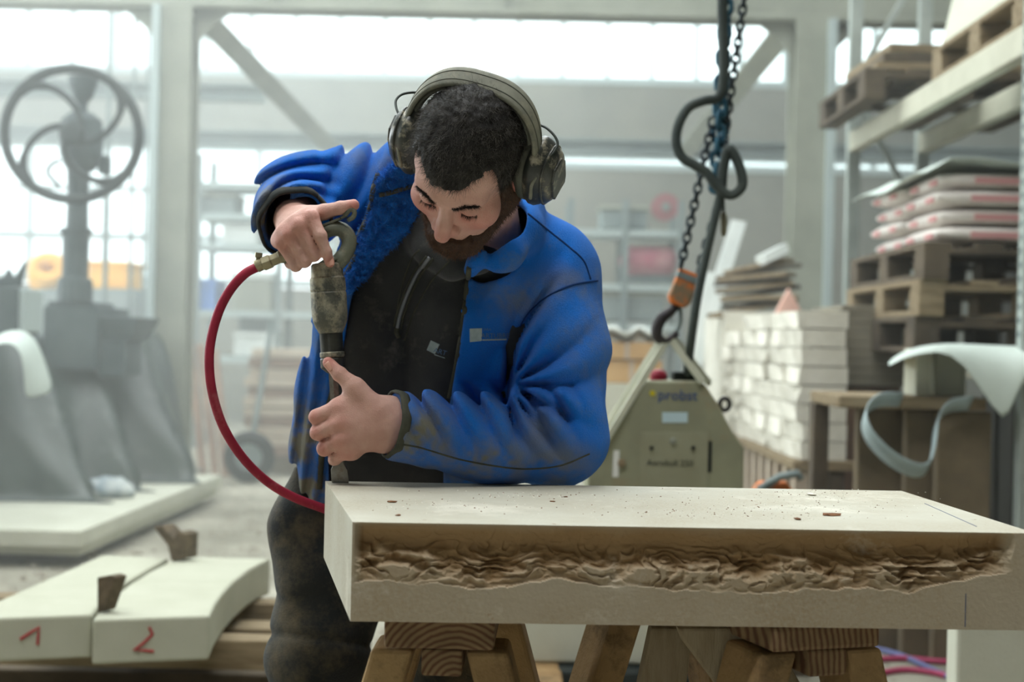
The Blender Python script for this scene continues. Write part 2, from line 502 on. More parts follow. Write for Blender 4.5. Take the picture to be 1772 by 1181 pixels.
# right end: front corner beyond the frame, back corner at (1560, 850)
BR = PZ(1560, 850, SLZ)
q = PZ(1772, 917, SLZ)
def hit(p, d, a, u):
    # intersection in plan of p+t d with a+s u
    den = d.x * u.y - d.y * u.x
    t = ((a.x - p.x) * u.y - (a.y - p.y) * u.x) / den
    return p + d * t
AR = hit(BR, q - BR, A0, uS)
LEN = (AR - A0).length
print('slab', LEN, (B0 - A0).length, TH, SLZ, A0, B0, AR, BR)
NX, NT = 860, 96
def rough_amp(tt, wob):
    return min(1.0, max(0.12, (tt - wob * 0.55) / 0.25)) * min(1, (1 - tt) * 6)
def slab_recess(s, t):
    """how far the split face stands back at s along the edge, t below the top"""
    x = s * 10
    env = min(1.0, max(0.0, (s - 0.003) / 0.010)) * min(1.0, max(0.0, (LEN - 0.030 - s + 0.01 * mnoise.noise(Vector((t * 40, 3, 0)))) / 0.02))
    b = 0.080 + 0.012 * mnoise.noise(Vector((x * 0.45, 3.1, 0))) + 0.013 * mnoise.noise(Vector((x * 1.5, 9.7, 0))) + 0.004 * mnoise.noise(Vector((x * 5.0, 1.7, 0)))
    if s > LEN - 0.22: b *= 1 - 0.35 * (s - LEN + 0.22) / 0.22
    tt = t / b
    if tt >= 1.0 or env <= 0: return 0.0, 0.42
    wob = 0.42 + 0.13 * mnoise.noise(Vector((x * 0.9, 5.5, 2.0)))
    up = (tt / wob) if tt < wob else 1.0
    dn = 1.0 if tt < wob else (1 - (tt - wob) / (1 - wob))
    base = 0.021 * (up ** 0.5 if tt < wob else dn ** 0.9)
    scoop = 0.010 * abs(mnoise.noise(Vector((x * 0.85, t * 7, 11.0)))) * min(1, tt * 4)
    w1 = Vector((x * 0.9 + 0.6 * mnoise.noise(Vector((x * 1.2, t * 30, 0))), t * 42 + 1.1 * mnoise.noise(Vector((x * 0.8, t * 18, 4.0))), 0.3))
    rid = 1 - abs(mnoise.noise(w1 * 1.0)) * 2.0
    rid2 = 1 - abs(mnoise.noise(w1 * 2.3 + Vector((4, 1, 7)))) * 2.0
    fine = mnoise.fractal(Vector((s * 70, t * 110, 2)), 1.0, 2.0, 4)
    rough = min(1.0, max(0.0, (tt - wob * 0.75) / 0.25)) * min(1, (1 - tt) * 5)
    wv_ = t * 62 + 3.0 * mnoise.noise(Vector((x * 1.0, t * 14, 21))) + 1.7 * mnoise.noise(Vector((x * 2.7, t * 36, 33))) + 0.5 * mnoise.noise(Vector((x * 8.1, t * 80, 43)))
    saw = wv_ - math.floor(wv_)
    saw = saw if saw < 0.86 else (1 - saw) / 0.14 * 0.86
    wq = s * 24 + 1.4 * mnoise.noise(Vector((x * 0.7, t * 22, 51))); cell = abs(mnoise.noise(Vector((wq, t * 30, 8))))
    base += rough_amp(tt, wob) * (0.013 * saw * (0.4 + 0.9 * abs(mnoise.noise(Vector((x * 1.4, t * 9, 77))))) - 0.004 + 0.016 * (cell - 0.2) + 0.9 * (mnoise.voronoi(Vector((x * 2.2 + 0.5 * mnoise.noise(Vector((x, t * 20, 0))), t * 34, 0.5)))[0][0] - 0.3) * 0.012)
    d = base + scoop - rough * (0.010 * rid + 0.006 * rid2 + 0.0045 * fine) + 0.0012 * fine * min(1, tt * 6) * (1 - rough)
    d = max(0.0004, d) * env * min(1, tt * 14 + 0.02)
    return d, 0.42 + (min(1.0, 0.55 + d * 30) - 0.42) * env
vs, fs, att = [], [], []
for i in range(NX + 1):
    s = LEN * i / NX
    chip = 0.0012 * abs(mnoise.noise(Vector((s * 60, 0, 0)))) + 0.0025 * max(0, mnoise.noise(Vector((s * 22, 7, 0))) - 0.25)
    for j in range(NT + 1):
        t = TH * j / NT
        d, r = slab_recess(s, t)
        p = A0 + uS * s + vS * d + Vector((0, 0, -t))
        if j == 0: p += vS * chip
        if 0.97 > j / NT > 0: pass
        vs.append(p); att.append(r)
W1 = NT + 1
for i in range(NX):
    for j in range(NT):
        a = i * W1 + j
        fs.append((a, a + 1, a + W1 + 1, a + W1))
n0 = len(vs)
zb_ = Vector((0, 0, -TH))
vs += [B0, BR, B0 + zb_ * 0.985, BR + zb_]; att += [0, 0, 0, 0]
iB, iBR, iBb, iBRb = n0, n0 + 1, n0 + 2, n0 + 3
nT = len(vs)
vs += [vs[i * W1] for i in range(NX + 1)]; att += [0.0] * (NX + 1)                   # own vertices: the dusty top keeps its own colour
fs.append(tuple([nT + i for i in range(NX + 1)] + [iBR, iB]))                       # top
nE = len(vs)
vs += [vs[j] for j in range(NT + 1)]; att += [0.0] * (NT + 1)
fs.append(tuple([i * W1 + NT for i in range(NX, -1, -1)] + [iBb, iBRb]))            # bottom
fs.append((iB, iBR, iBRb, iBb))
fs.append(tuple([nE + j for j in range(NT + 1)][::-1] + [iB, iBb]))                       # left end
fs.append(tuple([NX * W1 + j for j in range(NT + 1)] + [iBRb, iBR]))
me = bpy.data.meshes.new('stone_slab'); me.from_pydata([tuple(v) for v in vs], [], fs)
bm = bmesh.new(); bm.from_mesh(me); bmesh.ops.recalc_face_normals(bm, faces=bm.faces); bm.to_mesh(me); bm.free()
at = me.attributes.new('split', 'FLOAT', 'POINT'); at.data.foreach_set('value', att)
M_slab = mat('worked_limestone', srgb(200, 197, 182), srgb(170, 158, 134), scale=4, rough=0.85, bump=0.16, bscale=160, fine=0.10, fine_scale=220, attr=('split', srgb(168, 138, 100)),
             speck=srgb(140, 108, 74), speck_scale=34, speck_th=0.70, dust=srgb(226, 222, 208), dust_scale=3.2, dust_lo=0.56, dust_hi=0.74)
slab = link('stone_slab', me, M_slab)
tag(slab, 'long pale limestone slab with split rough front edge resting on two trestles', 'slab')
# pencil lines of the setting-out
M_pencil = mat('blue_pencil', srgb(96, 104, 128), rough=0.9)
sp = LEN - (AR - hit(P(1695, 1000, 1.9), Vector((0, 1, 0)), A0, uS)).length
MB().box2((0, 0, 0), (0.0012, 0.0006, 0.044)).obj('pencil_line', M_pencil, slab).location = A0 + uS * sp + vS * -0.0005 + Vector((0, 0, -TH + 0.004))
l0, l1 = PZ(1690, 912, SLZ), PZ(1600, 872, SLZ)
MB().bar(l0 + Vector((0, 0, 0.0002)), l1 + Vector((0, 0, 0.0002)), 0.0012, 0.0006).obj('pencil_line', M_pencil, slab)

# crumbs of stone on top of the slab: many tiny ones as stuff, a few larger chips as things
M_chip_d = mat('brown_chip', srgb(104, 70, 50), srgb(140, 100, 70), scale=60, rough=0.9)
M_chip_l = mat('pale_chip', srgb(236, 232, 220), rough=0.95)
def chip_mesh(r, seed, flat=0.45):
    rr = random.Random(seed)
    bm = bmesh.new(); bmesh.ops.create_icosphere(bm, subdivisions=1, radius=r)
    for v in bm.verts:
        v.co *= rr.uniform(0.6, 1.25); v.co.z *= flat; v.co.x *= 1.5
    me = bpy.data.meshes.new('chip'); bm.to_mesh(me); bm.free(); return me
def slab_pt(px, py):
    return PZ(px, py, SLZ)
mb = MB(); mb2 = MB()
rr = random.Random(3)
clus = [(1230, 890, 110, 14, 240), (1450, 880, 120, 14, 160), (1400, 855, 60, 5, 120), (930, 858, 60, 3, 60), (770, 876, 60, 4, 60), (1150, 870, 160, 20, 150), (820, 860, 200, 18, 60)]
for cx, cy, sx, sy, n in clus:
    for k in range(n):
        px, py = rr.gauss(cx, sx), rr.gauss(cy, sy)
        if not (846 < py < 900 and 640 < px < 1640): continue
        if py > 902 or py < 845: continue
        p = slab_pt(px, py)
        r = rr.uniform(0.0006, 0.0016)
        b = mb if rr.random() < 0.72 else mb2
        a = rr.random() * 6
        b.add([p + Vector((r * 1.6 * math.cos(a), r * 1.6 * math.sin(a), 0)), p + Vector((r * math.cos(a + 2.1), r * math.sin(a + 2.1), 0)), p + Vector((r * math.cos(a + 4.2), r * math.sin(a + 4.2), 0)), p + Vector((0, 0, r * 0.9))], [(0, 1, 3), (1, 2, 3), (2, 0, 3), (2, 1, 0)])
tag(mb.obj('stone_crumbs', M_chip_l), 'pale fine stone crumbs scattered over the slab top', 'crumbs', kind='stuff')
tag(mb2.obj('dark_crumbs', M_chip_d), 'brown specks of stone scattered over the slab top', 'crumbs', kind='stuff')
for k, (px, py, r, m_, lab) in enumerate(((677, 870, 0.006, M_chip_d, 'dark brown stone chip lying nearest the chisel on slab'), (688, 893, 0.0045, M_chip_d, 'reddish stone chip near the front corner of slab'),
        (957, 869, 0.004, M_chip_d, 'small brown chip in the middle of slab top'), (979, 861, 0.0035, M_chip_d, 'small dark chip on slab in front of blue elbow'),
        (1405, 858, 0.008, M_chip_l, 'flat white flake of stone near the back edge of slab'), (1440, 893, 0.009, M_chip_d, 'long brown splinter of stone lying on slab top'), (1380, 900, 0.006, M_chip_d, 'brown splinter close to the split front edge'))):
    me = chip_mesh(r, k, 0.3)
    o = link('stone_chip', me, m_); o.location = slab_pt(px, py) + Vector((0, 0, r * 0.22)); o.rotation_euler = (0, 0, k * 1.3)
    tag(o, lab, 'stone chip')

# ------------------------------------------------------------------ trestles under the slab
SB = SLZ - TH
M_beam = mat('weathered_trestle_timber', srgb(176, 146, 104), srgb(136, 108, 74), scale=6, rough=0.9, bump=0.5, bscale=50, dust=srgb(92, 76, 54), dust_scale=9, dust_lo=0.5, dust_hi=0.68)
# end grain with growth rings
M_grain = bpy.data.materials.new('end_grain_timber'); M_grain.use_nodes = True
nt = M_grain.node_tree; bs = nt.nodes['Principled BSDF']; bs.inputs['Roughness'].default_value = 0.9
tc = nt.nodes.new('ShaderNodeTexCoord'); mp = nt.nodes.new('ShaderNodeMapping'); wv = nt.nodes.new('ShaderNodeTexWave'); cr = nt.nodes.new('ShaderNodeValToRGB')
wv.wave_type = 'RINGS'; wv.rings_direction = 'Y'; wv.inputs['Scale'].default_value = 38; wv.inputs['Distortion'].default_value = 1.6; wv.inputs['Detail'].default_value = 2; wv.inputs['Detail Scale'].default_value = 1.5
nt.links.new(tc.outputs['Object'], mp.inputs[0]); nt.links.new(mp.outputs[0], wv.inputs[0]); nt.links.new(wv.outputs['Fac'], cr.inputs[0])
cr.color_ramp.elements[0].color = (*srgb(162, 134, 98), 1); cr.color_ramp.elements[0].position = 0.25; cr.color_ramp.elements[1].color = (*srgb(116, 80, 56), 1); cr.color_ramp.elements[1].position = 0.95
nz_ = nt.nodes.new('ShaderNodeTexNoise'); nz_.inputs['Scale'].default_value = 30; mx = nt.nodes.new('ShaderNodeMix'); mx.data_type = 'RGBA'; mx.blend_type = 'MULTIPLY'; mx.inputs[0].default_value = 0.6
nt.links.new(tc.outputs['Object'], nz_.inputs['Vector']); nt.links.new(cr.outputs[0], mx.inputs[6]); nt.links.new(nz_.outputs['Fac'], mx.inputs[7]); nt.links.new(mx.outputs[2], bs.inputs['Base Color'])
M_grain_map = mp

def trestle(label, front, axis, wid, plank_h, batten_w, length):
    """front: centre of the front end at slab underside; axis: unit vector going back"""
    t = thing('trestle', label, 'trestle', (front.x, front.y, 0))
    ax = Vector(axis).normalized(); sd = Vector((ax.y, -ax.x, 0)); up = Vector((0, 0, 1))
    def blk(name, c0, w, h, l0, l1, m, bev=0.006, taper=0):
        a, b = front + ax * l0 + sd * c0[0] + up * c0[1], front + ax * l1 + sd * c0[0] + up * c0[1]
        mb = MB()
        q = []
        for p in (a, b):
            for sx, sz in ((-1, -1), (1, -1), (1, 1), (-1, 1)):
                q.append(p + sd * (sx * (w / 2 + (taper if sz < 0 else 0))) + up * (sz * h / 2))
        mb.add(q, [(3, 2, 1, 0), (4, 5, 6, 7), (0, 1, 5, 4), (1, 2, 6, 5), (2, 3, 7, 6), (3, 0, 4, 7)])
        o = mb.obj(name, m, t, bevel=bev)
        return o
    blk('top_plank', (0, -plank_h / 2 - 0.0005), wid, plank_h, 0, length, M_grain)
    blk('batten', (0.004, -plank_h - 0.018), batten_w, 0.036, 0.002, length - 0.02, M_grain, 0.004)
    for s in (-1, 1):
        for l in (0.012, length - 0.14):
            x0 = s * (batten_w / 2 + 0.008 + 0.028)
            top = front + ax * (l + 0.05) + sd * x0 + up * (-plank_h - 0.004)
            bot = Vector((0, 0, 0)) + front + ax * (l + 0.05 + (-0.0 if l < 0.1 else 0.06)) + sd * (x0 + s * 0.20); bot.z = 0.0
            mb = MB()
            q = []
            for p, w in ((bot, 0.056), (top, 0.056)):
                for sx, sy in ((-1, -1), (1, -1), (1, 1), (-1, 1)):
                    q.append(p + sd * (sx * w / 2) + ax * (sy * 0.05))
            mb.hexa(q)
            mb.obj('leg', M_beam, t, bevel=0.006)
    for l in (0.06, length - 0.09):
        zc = 0.3
        a = front + ax * l - sd * 0.21; b = front + ax * l + sd * 0.21; a.z = b.z = zc
        MB().bar(a, b, 0.03, 0.08).obj('brace', M_beam, t, bevel=0.004)
    return t
fL = P(760, 1083, 1.885); fL.z = SB
trestle('weathered timber trestle under the slab near the worker', fL, (0.03, 1, 0), 0.147, 0.042, 0.054, 0.52)
fR = P(1432, 1088, 1.90); fR.z = SB
tR = trestle('darker timber trestle with splayed legs under far end of slab', fR, (-0.34, 1, 0), 0.165, 0.034, 0.058, 0.62)
# the broad plank brace on the side of the second trestle
a = P(1225, 1100, 2.02); b = P(1400, 1260, 1.97)
a.z = SB - 0.02
mb = MB(); mb.bar(a + Vector((-0.03, 0, 0.02)), b, 0.03, 0.10, up=(0, 1, 0)); 
# M_grain ring centre near the end of each plank
M_grain_map.inputs['Location'].default_value = (0.066, 0, -(SB - 0.088))
def plank(name, quad_px, D, th, m, parent):
    pts = [P(x, y, D) for x, y in quad_px]
    return MB().prism(pts, (0, th, 0)).obj(name, m, parent, bevel=0.004)
M_brace = mat('pale_brace_timber', srgb(170, 156, 130), srgb(140, 124, 98), scale=5, rough=0.9, bump=0.4, bscale=40, stretch=(6, 1, 1))
plank('side_brace', [(1172, 1088), (1330, 1088), (1470, 1330), (1345, 1330), (1180, 1108)], 1.985, 0.03, M_brace, tR)
plank('leg', [(1128, 1088), (1200, 1088), (1150, 1500), (1040, 1500)], 2.18, 0.05, M_brace, tR)

# ------------------------------------------------------------------ curved blocks 1 and 2 on timbers, lower left
ZT = PZ(260, 1068, 0.36).z
def block_from(name, label, outline_px, z_top, th, m, bev=0.008):
    pts = [PZ(x, y, z_top) for x, y in outline_px]
    mb = MB(); mb.prism([p - Vector((0, 0, th)) for p in pts], (0, 0, th))
    o = mb.obj(name, m, None, bevel=bev)
    return tag(o, label, 'stone block')
cur_r = [(365, 1066), (372, 1046), (386, 1026), (405, 1006), (430, 986), (450, 975), (467, 968)]
cur_s = [(163, 1070), (178, 1050), (200, 1031), (226, 1010), (262, 988), (300, 969)]
M_block = mat('sawn_block_stone', srgb(184, 184, 166), srgb(170, 170, 150), scale=6, rough=0.9, fine=0.06, bump=0.08, bscale=80)
s2 = block_from('kerb_block', 'curved pale stone block marked with a red 2', [(160, 1073), (363, 1066)] + cur_r[1:] + [(467, 968), (330, 964)] + cur_s[::-1][:-1], 0.36, 0.122, M_block)
s1 = block_from('kerb_block', 'pale stone block marked with a red 1', [(-60, 1072), (160, 1064), (172, 1047), (194, 1028), (220, 1007), (256, 985), (292, 966), (176, 961), (20, 1030), (-60, 1064)], 0.365, 0.118, M_block)
M_red = mat('red_crayon', srgb(168, 74, 74), rough=0.95)
def crayon(parent, pts_px, Dz, w=0.007):
    pts = [P(x, y, Dz) for x, y in pts_px]
    mb = MB(); mb.tube(curve_pts(pts, 16) if len(pts) > 2 else pts, w / 2, 6)
    for i, v in enumerate(mb.v):
        mb.v[i] = (v[0], Dz + (v[1] - Dz) * 0.1, v[2])
    return mb.obj('red_numeral', M_red, parent)
DF2 = PZ(262, 1069, 0.36).y - 0.0005; DF1 = PZ(60, 1068, 0.365).y
def on_front(parent, seqs, a_px, b_px, z_top, off=0.001):
    a, b = PZ(*a_px, z_top), PZ(*b_px, z_top)
    n = Vector((a.y - b.y, b.x - a.x, 0)).normalized()
    if n.y > 0: n = -n
    for sq in seqs:
        pts = []
        for x, y in sq:
            o, d = ray(x, y)
            t = (a - o).dot(n) / d.dot(n)
            pts.append(o + d * t + n * off)
        mb = MB(); mb.tube(pts, 0.0045, 6)
        mb.obj('red_numeral', M_red, parent)
on_front(s2, [[(258, 1086), (264, 1098), (250, 1112), (232, 1126), (248, 1126), (266, 1128)]], (160, 1073), (363, 1066), 0.36)
on_front(s1, [[(35, 1107), (52, 1096), (68, 1086), (66, 1102), (65, 1116)]], (-60, 1072), (160, 1064), 0.365)
# wedges of folded cardboard between the blocks
M_card = mat('corrugated_wedge', srgb(120, 106, 88), srgb(86, 78, 66), scale=30, rough=0.95, bump=0.4, bscale=60)
def wedge(px_pts, zt, label, depth=0.05):
    pts = []
    base = PZ(px_pts[0][0], px_pts[0][1], zt)
    for x, y in px_pts:
        pts.append(P(x, y, base.y))
    mb = MB(); mb.prism(pts, (depth * 0.55, depth, 0))
    return tag(mb.obj('cardboard_wedge', M_card, None, bevel=0.003), label, 'wedge')
wedge([(168, 1062), (180, 1058), (200, 1000), (190, 996), (168, 1000)], 0.36, 'grey cardboard wedge stuck between blocks 1 and 2 at their front', 0.04)
wedge([(296, 972), (318, 968), (320, 925), (308, 920), (300, 932), (278, 910), (264, 912), (290, 945)], 0.36, 'torn brown cardboard wedge between blocks 1 and 2 at their back', 0.06)
# timbers carrying the blocks
def timber(label, px0, px1, py, z_top, h, w, m=M_wood, grp=None):
    a, b = PZ(px0, py, z_top), PZ(px1, py, z_top)
    a.y = b.y = (a.y + b.y) / 2
    mb = MB(); mb.box2((min(a.x, b.x), a.y, z_top - h), (max(a.x, b.x), a.y + w, z_top))
    return tag(mb.obj('timber', m, None, bevel=0.006), label, 'timber', grp)
timber('upper timber bearer under the front of blocks 1 and 2', -80, 520, 1104, 0.232, 0.09, 0.10, M_wood)
timber('timber bearer under the back of blocks 1 and 2', -40, 560, 1040, 0.232, 0.09, 0.10, M_wood)
timber('lower plank on the floor in front of the block bearers', -160, 700, 1165, 0.10, 0.10, 0.16, M_wood_d)
timber('lower plank on the floor behind the block bearers', -80, 640, 1112, 0.138, 0.138, 0.12, M_wood_d)
timber('dusty short plank lying beside the worker and block 2', 380, 640, 1090, 0.20, 0.05, 0.14, M_wood)

ORD = ['first', 'second', 'third', 'fourth', 'fifth', 'sixth', 'seventh', 'eighth', 'ninth', 'tenth', 'eleventh', 'twelfth']
# ------------------------------------------------------------------ long slabs lying on the floor at the left
def plan_slab(name, label, outline, z0, z1, m, cat='slab', bev=0.006, grp=None):
    mb = MB(); mb.prism([Vector((x, y, z0)) for x, y in outline], (0, 0, z1 - z0))
    return tag(mb.obj(name, m, None, bevel=bev), label, cat, grp)
c0 = PZ(139, 920, 0.185); c1 = PZ(384, 822, 0.185)
plan_slab('floor_slab', 'long pale stone slab lying on the floor beside dark tarpaulin', [(c0.x, c0.y), (c1.x, c1.y), (c1.x - 0.95, c1.y + 0.05), (c0.x - 1.0, c0.y + 0.02)], 0.105, 0.185, M_stone)
plan_slab('floor_slab', 'second stone slab underneath the long slab beside tarpaulin', [(c0.x - 0.03, c0.y + 0.1), (c1.x - 0.02, c1.y - 0.05), (c1.x - 0.9, c1.y), (c0.x - 0.95, c0.y + 0.12)], 0.05, 0.1048, M_stone)
for k, (yy, w) in enumerate(((c0.y + 0.35, 'near'), (c1.y - 0.5, 'far'))):
    plan_slab('timber', 'dark timber bearer under the %s end of long floor slab' % w, [(c0.x - 0.9, yy), (c0.x - 0.04, yy), (c0.x - 0.04, yy + 0.1), (c0.x - 0.9, yy + 0.1)], 0.0, 0.0497, M_wood_d, 'timber')
# rubble on the floor between slab and blocks
mb = MB(); rr = random.Random(11)
for k in range(2600):
    x, y = rr.uniform(-2.6, 0.2), rr.uniform(4.6, 11.5)
    r = rr.uniform(0.004, 0.020) * (1.5 if rr.random() < 0.08 else 1)
    a = rr.random() * 6
    p = Vector((x, y, 0))
    mb.add([p + Vector((r * rr.uniform(0.7, 1.4) * math.cos(a + q * 1.57), r * rr.uniform(0.7, 1.4) * math.sin(a + q * 1.57), 0)) for q in range(4)] + [p + Vector((r * 0.2, 0, r * rr.uniform(0.5, 1.0)))], [(0, 1, 4), (1, 2, 4), (2, 3, 4), (3, 0, 4)])
tag(mb.obj('floor_rubble', mat('rubble', srgb(170, 164, 150), srgb(128, 120, 106), scale=3, rough=1.0)), 'loose stone rubble strewn over the dusty floor', 'rubble', kind='stuff')

# ------------------------------------------------------------------ tarpaulin over a machine
M_tarp = mat('dark_tarpaulin', srgb(50, 60, 58), srgb(66, 76, 72), scale=3, rough=0.38, dust=srgb(128, 138, 130), dust_scale=2.2, dust_lo=0.58, dust_hi=0.85, spec=0.6)
tp = thing('tarpaulin', 'dark dusty tarpaulin draped in folds over a machine', 'tarpaulin', (-3.0, 8.8, 0))
def tarp_pt(u, v):
    """u along the machine, v 0 top .. 1 floor"""
    bx, by = -3.25 + 1.18 * u, 5.9 + 3.9 * u
    n = Vector((0.92, -0.38, 0))
    top = 1.13 + 0.03 * math.sin(u * 23) - 0.05 * math.sin(u * 9 + 1)
    out = -0.42 + 0.42 * (v ** 0.7)
    fold = ((1 - abs(math.sin(u * 17 + 0.9 * v + 0.8 * math.sin(u * 9)))) ** 1.4 - 0.25) * (0.10 + 0.42 * v) + 0.10 * (1 - abs(math.sin(u * 31 - 1.2 * v))) ** 2 * v + 0.06 * math.sin(u * 47 + 2 * v) * v
    out += fold
    z = top * (1 - v) ** 0.95 + 0.0
    sag = 0.10 * max(0, math.sin(u * 21)) * (1 - v) * v * 3
    return Vector((bx, by, 0)) + n * out + Vector((0, 0, max(0.192, z - sag * 0.3)))
rows = []
for i in range(121):
    u = i / 120
    back = tarp_pt(u, 0) + Vector((-1.2, 0.9, -0.02)); mid = tarp_pt(u, 0) + Vector((-0.45, 0.33, 0.05 * math.sin(u * 17)))
    rows.append([back, mid] + [tarp_pt(u, j / 22) for j in range(23)])
# hanging end flap
endp = rows[-1]
for k in range(1, 6):
    f = k / 5
    rows.append([Vector((p.x - 0.06 * f, p.y + 0.14 * f, max(0.192, p.z * (1 - f * 0.9)))) for p in endp])
MB().sheet(rows).obj('cover_sheet', M_tarp, tp, smooth=True, solid=0.006)
# machine table carrying the column, showing above the tarpaulin
M_iron = mat('grey_cast_iron', srgb(60, 72, 74), srgb(78, 88, 88), scale=4, rough=0.6)
def boxpx(name, x0, y0, x1, y1, D, depth, m, parent=None, bev=0.01):
    a, b = P(x0, (y0 + y1) / 2, D), P(x1, (y0 + y1) / 2, D)
    zt, zb_ = P((x0 + x1) / 2, y0, D).z, P((x0 + x1) / 2, y1, D).z
    return MB().box2((a.x, D, zb_), (b.x, D + depth, zt)).obj(name, m, parent, bevel=bev)
DW = 8.7
pc = P(133, 600, DW)
press = thing('column_drill', 'old cast iron column drill with large spoked handwheel', 'machine', (pc.x, DW, pc.z - 0.35))
boxpx('foot', 74, 530, 168, 640, DW - 0.1, 0.7, M_iron, press)
boxpx('plinth', 82, 522, 162, 534, DW, 0.45, M_iron, press)
def lat(name, x, segs, D, m, parent):
    """segs: (py, half width px) from top to bottom"""
    p0 = P(x, segs[0][0], D); p1 = P(x, segs[-1][0], D)
    p1.x = p0.x; p1.y = p0.y
    prof = [(p0.z - P(x, py, D).z, hw * D / FPX) for py, hw in segs]
    return MB().lathe(p0, p1, prof, 20).obj(name, m, parent, smooth=False)
lat('lower_column', 132, [(396, 27), (402, 27), (408, 23), (480, 22), (484, 29), (500, 30), (523, 30)], DW, M_iron, press)
lat('upper_column', 136, [(290, 20), (330, 18), (396, 19)], DW, M_iron, press)
lat('gear_housing', 142, [(196, 20), (208, 34), (240, 37), (268, 36), (285, 30), (296, 22)], DW - 0.02, M_iron, press)
lat('spindle_cap', 144, [(134, 26), (146, 24), (168, 17), (180, 8), (198, 9)], DW - 0.02, M_iron, press)
boxpx('side_gear', 168, 268, 184, 300, DW - 0.05, 0.12, M_iron, press)
wc = P(125, 232, DW - 0.28)
RW = 113 * (DW - 0.28) / FPX
ang = math.radians(8)
ex, ez = Vector((math.cos(ang), math.sin(ang), 0)), Vector((0, 0, 1))
def wp(r, th):
    return wc + ex * (r * math.cos(th)) + ez * (r * math.sin(th))
wh = MB().tube([wp(RW, 2 * math.pi * k / 56) for k in range(56)], 0.030, 10, closed=True).obj('handwheel', M_dark, press, smooth=True)
MB().lathe(wc - ex.cross(ez) * -0.05, wc + ex.cross(ez) * -0.07, [(0, 0.05), (0.03, 0.075), (0.09, 0.075), (0.12, 0.05)], 16).obj('hub', M_dark, wh)
for k in range(4):
    th = math.radians(115 + 90 * k)
    pts = [wp(RW * r, th + da) for r, da in ((0.98, 0.50), (0.93, 0.28), (0.80, 0.05), (0.60, -0.22), (0.40, -0.55), (0.22, -1.0), (0.1, -1.3))]
    MB().tube(curve_pts(pts, 18), [0.026] * 6 + [0.020] * 12, 8).obj('spoke', M_dark, wh, smooth=True)
MB().lathe(wc + ex * 0 , wc + Vector((0, 0.30, 0)), [(0, 0.03), (0.3, 0.03)], 12).obj('shaft', M_dark, press)
hp = [P(104, 278, DW - 0.1), P(90, 284, DW - 0.12), P(82, 298, DW - 0.12), P(92, 312, DW - 0.12), P(103, 322, DW - 0.12)]
MB().tube(curve_pts(hp, 12), 0.012, 8).obj('crank_handle', M_dark, press, smooth=True)
# basin beside it
bs_ = thing('stone_basin', 'grey stone basin beside the drill foot above the tarpaulin', 'basin', P(202, 620, DW + 0.1))
mb = MB(); a0, a1 = P(173, 550, DW), P(243, 550, DW)
zt, zb_ = P(205, 549, DW).z, P(205, 590, DW).z
q = [Vector((x, y, zb_)) for x, y in ((a0.x, DW), (a1.x - 0.06, DW), (a1.x - 0.06, DW + 0.4), (a0.x, DW + 0.4))] + [Vector((x, y, zt)) for x, y in ((a0.x, DW - 0.04), (a1.x, DW - 0.04), (a1.x, DW + 0.5), (a0.x, DW + 0.5))]
mb.hexa(q); mb.obj('bowl', M_iron, bs_, bevel=0.01)
MB().box2((a0.x + 0.0, DW - 0.03, zb_ - 0.22), (a1.x - 0.08, DW + 0.36, zb_ - 0.001)).obj('stand', M_iron, bs_, bevel=0.01)
# things standing on the covered machine further left
bx = thing('tool_chest', 'grey metal chest standing on the covered machine', 'chest', P(10, 575, 7.6))
boxpx('case', -60, 496, 30, 580, 7.6, 0.35, M_iron, bx)
boxpx('side_panel', 30, 500, 43, 575, 7.62, 0.3, M_mull, bx)
hornp = MB(); hornp.prism([P(x, y, 7.7) for x, y in ((-10, 496), (32, 496), (38, 470), (42, 452), (34, 464), (24, 480), (18, 478), (12, 464), (6, 478), (-10, 484))], (0, 0.06, 0))
tag(hornp.obj('anvil_horn', M_iron, None, bevel=0.006), 'pointed iron tool lying on the grey chest', 'tool')
# white sheet bent over an arch at the left edge
M_sheet = mat('white_plastic_sheet', srgb(196, 206, 198), srgb(180, 190, 182), scale=3, rough=0.55)
rows = []
for k, (xa, ya, xb, yb) in enumerate(((-60, 640, -60, 618), (-20, 588, -20, 606), (10, 572, 6, 592), (34, 570, 26, 598), (54, 576, 36, 614), (70, 600, 40, 640), (84, 640, 41, 668), (97, 680, 42, 694))):
    rows.append([P(xa, ya, 7.1), P((xa + xb) / 2, (ya + yb) / 2, 6.98), P(xb, yb, 6.85)])
tag(MB().sheet(rows).obj('white_sheet', M_sheet, None, smooth=True, solid=0.006, sub=1), 'stiff white sheet bent over the tarpaulin near the grey chest', 'sheet')
bagp = P(172, 835, 8.2)
bm = bmesh.new(); bmesh.ops.create_icosphere(bm, subdivisions=3, radius=0.11)
for v in bm.verts:
    v.co.z = v.co.z * 0.62 + 0.03 * mnoise.noise(v.co * 14) ; v.co.x *= 1.3 + 0.3 * mnoise.noise(v.co * 9)
    if v.co.z < -0.05: v.co.z = -0.05
me = bpy.data.meshes.new('rag_bundle'); bm.to_mesh(me); bm.free(); me.polygons.foreach_set('use_smooth', [True] * len(me.polygons))
o = link('rag_bundle', me, mat('blue_grey_rag', srgb(120, 138, 150), srgb(196, 200, 196), scale=12, rough=0.9)); o.location = (PZ(190, 845, 0.24).x, PZ(190, 845, 0.24).y, 0.236)
tag(o, 'blue and white rag bundle lying on the long floor slab', 'rag')

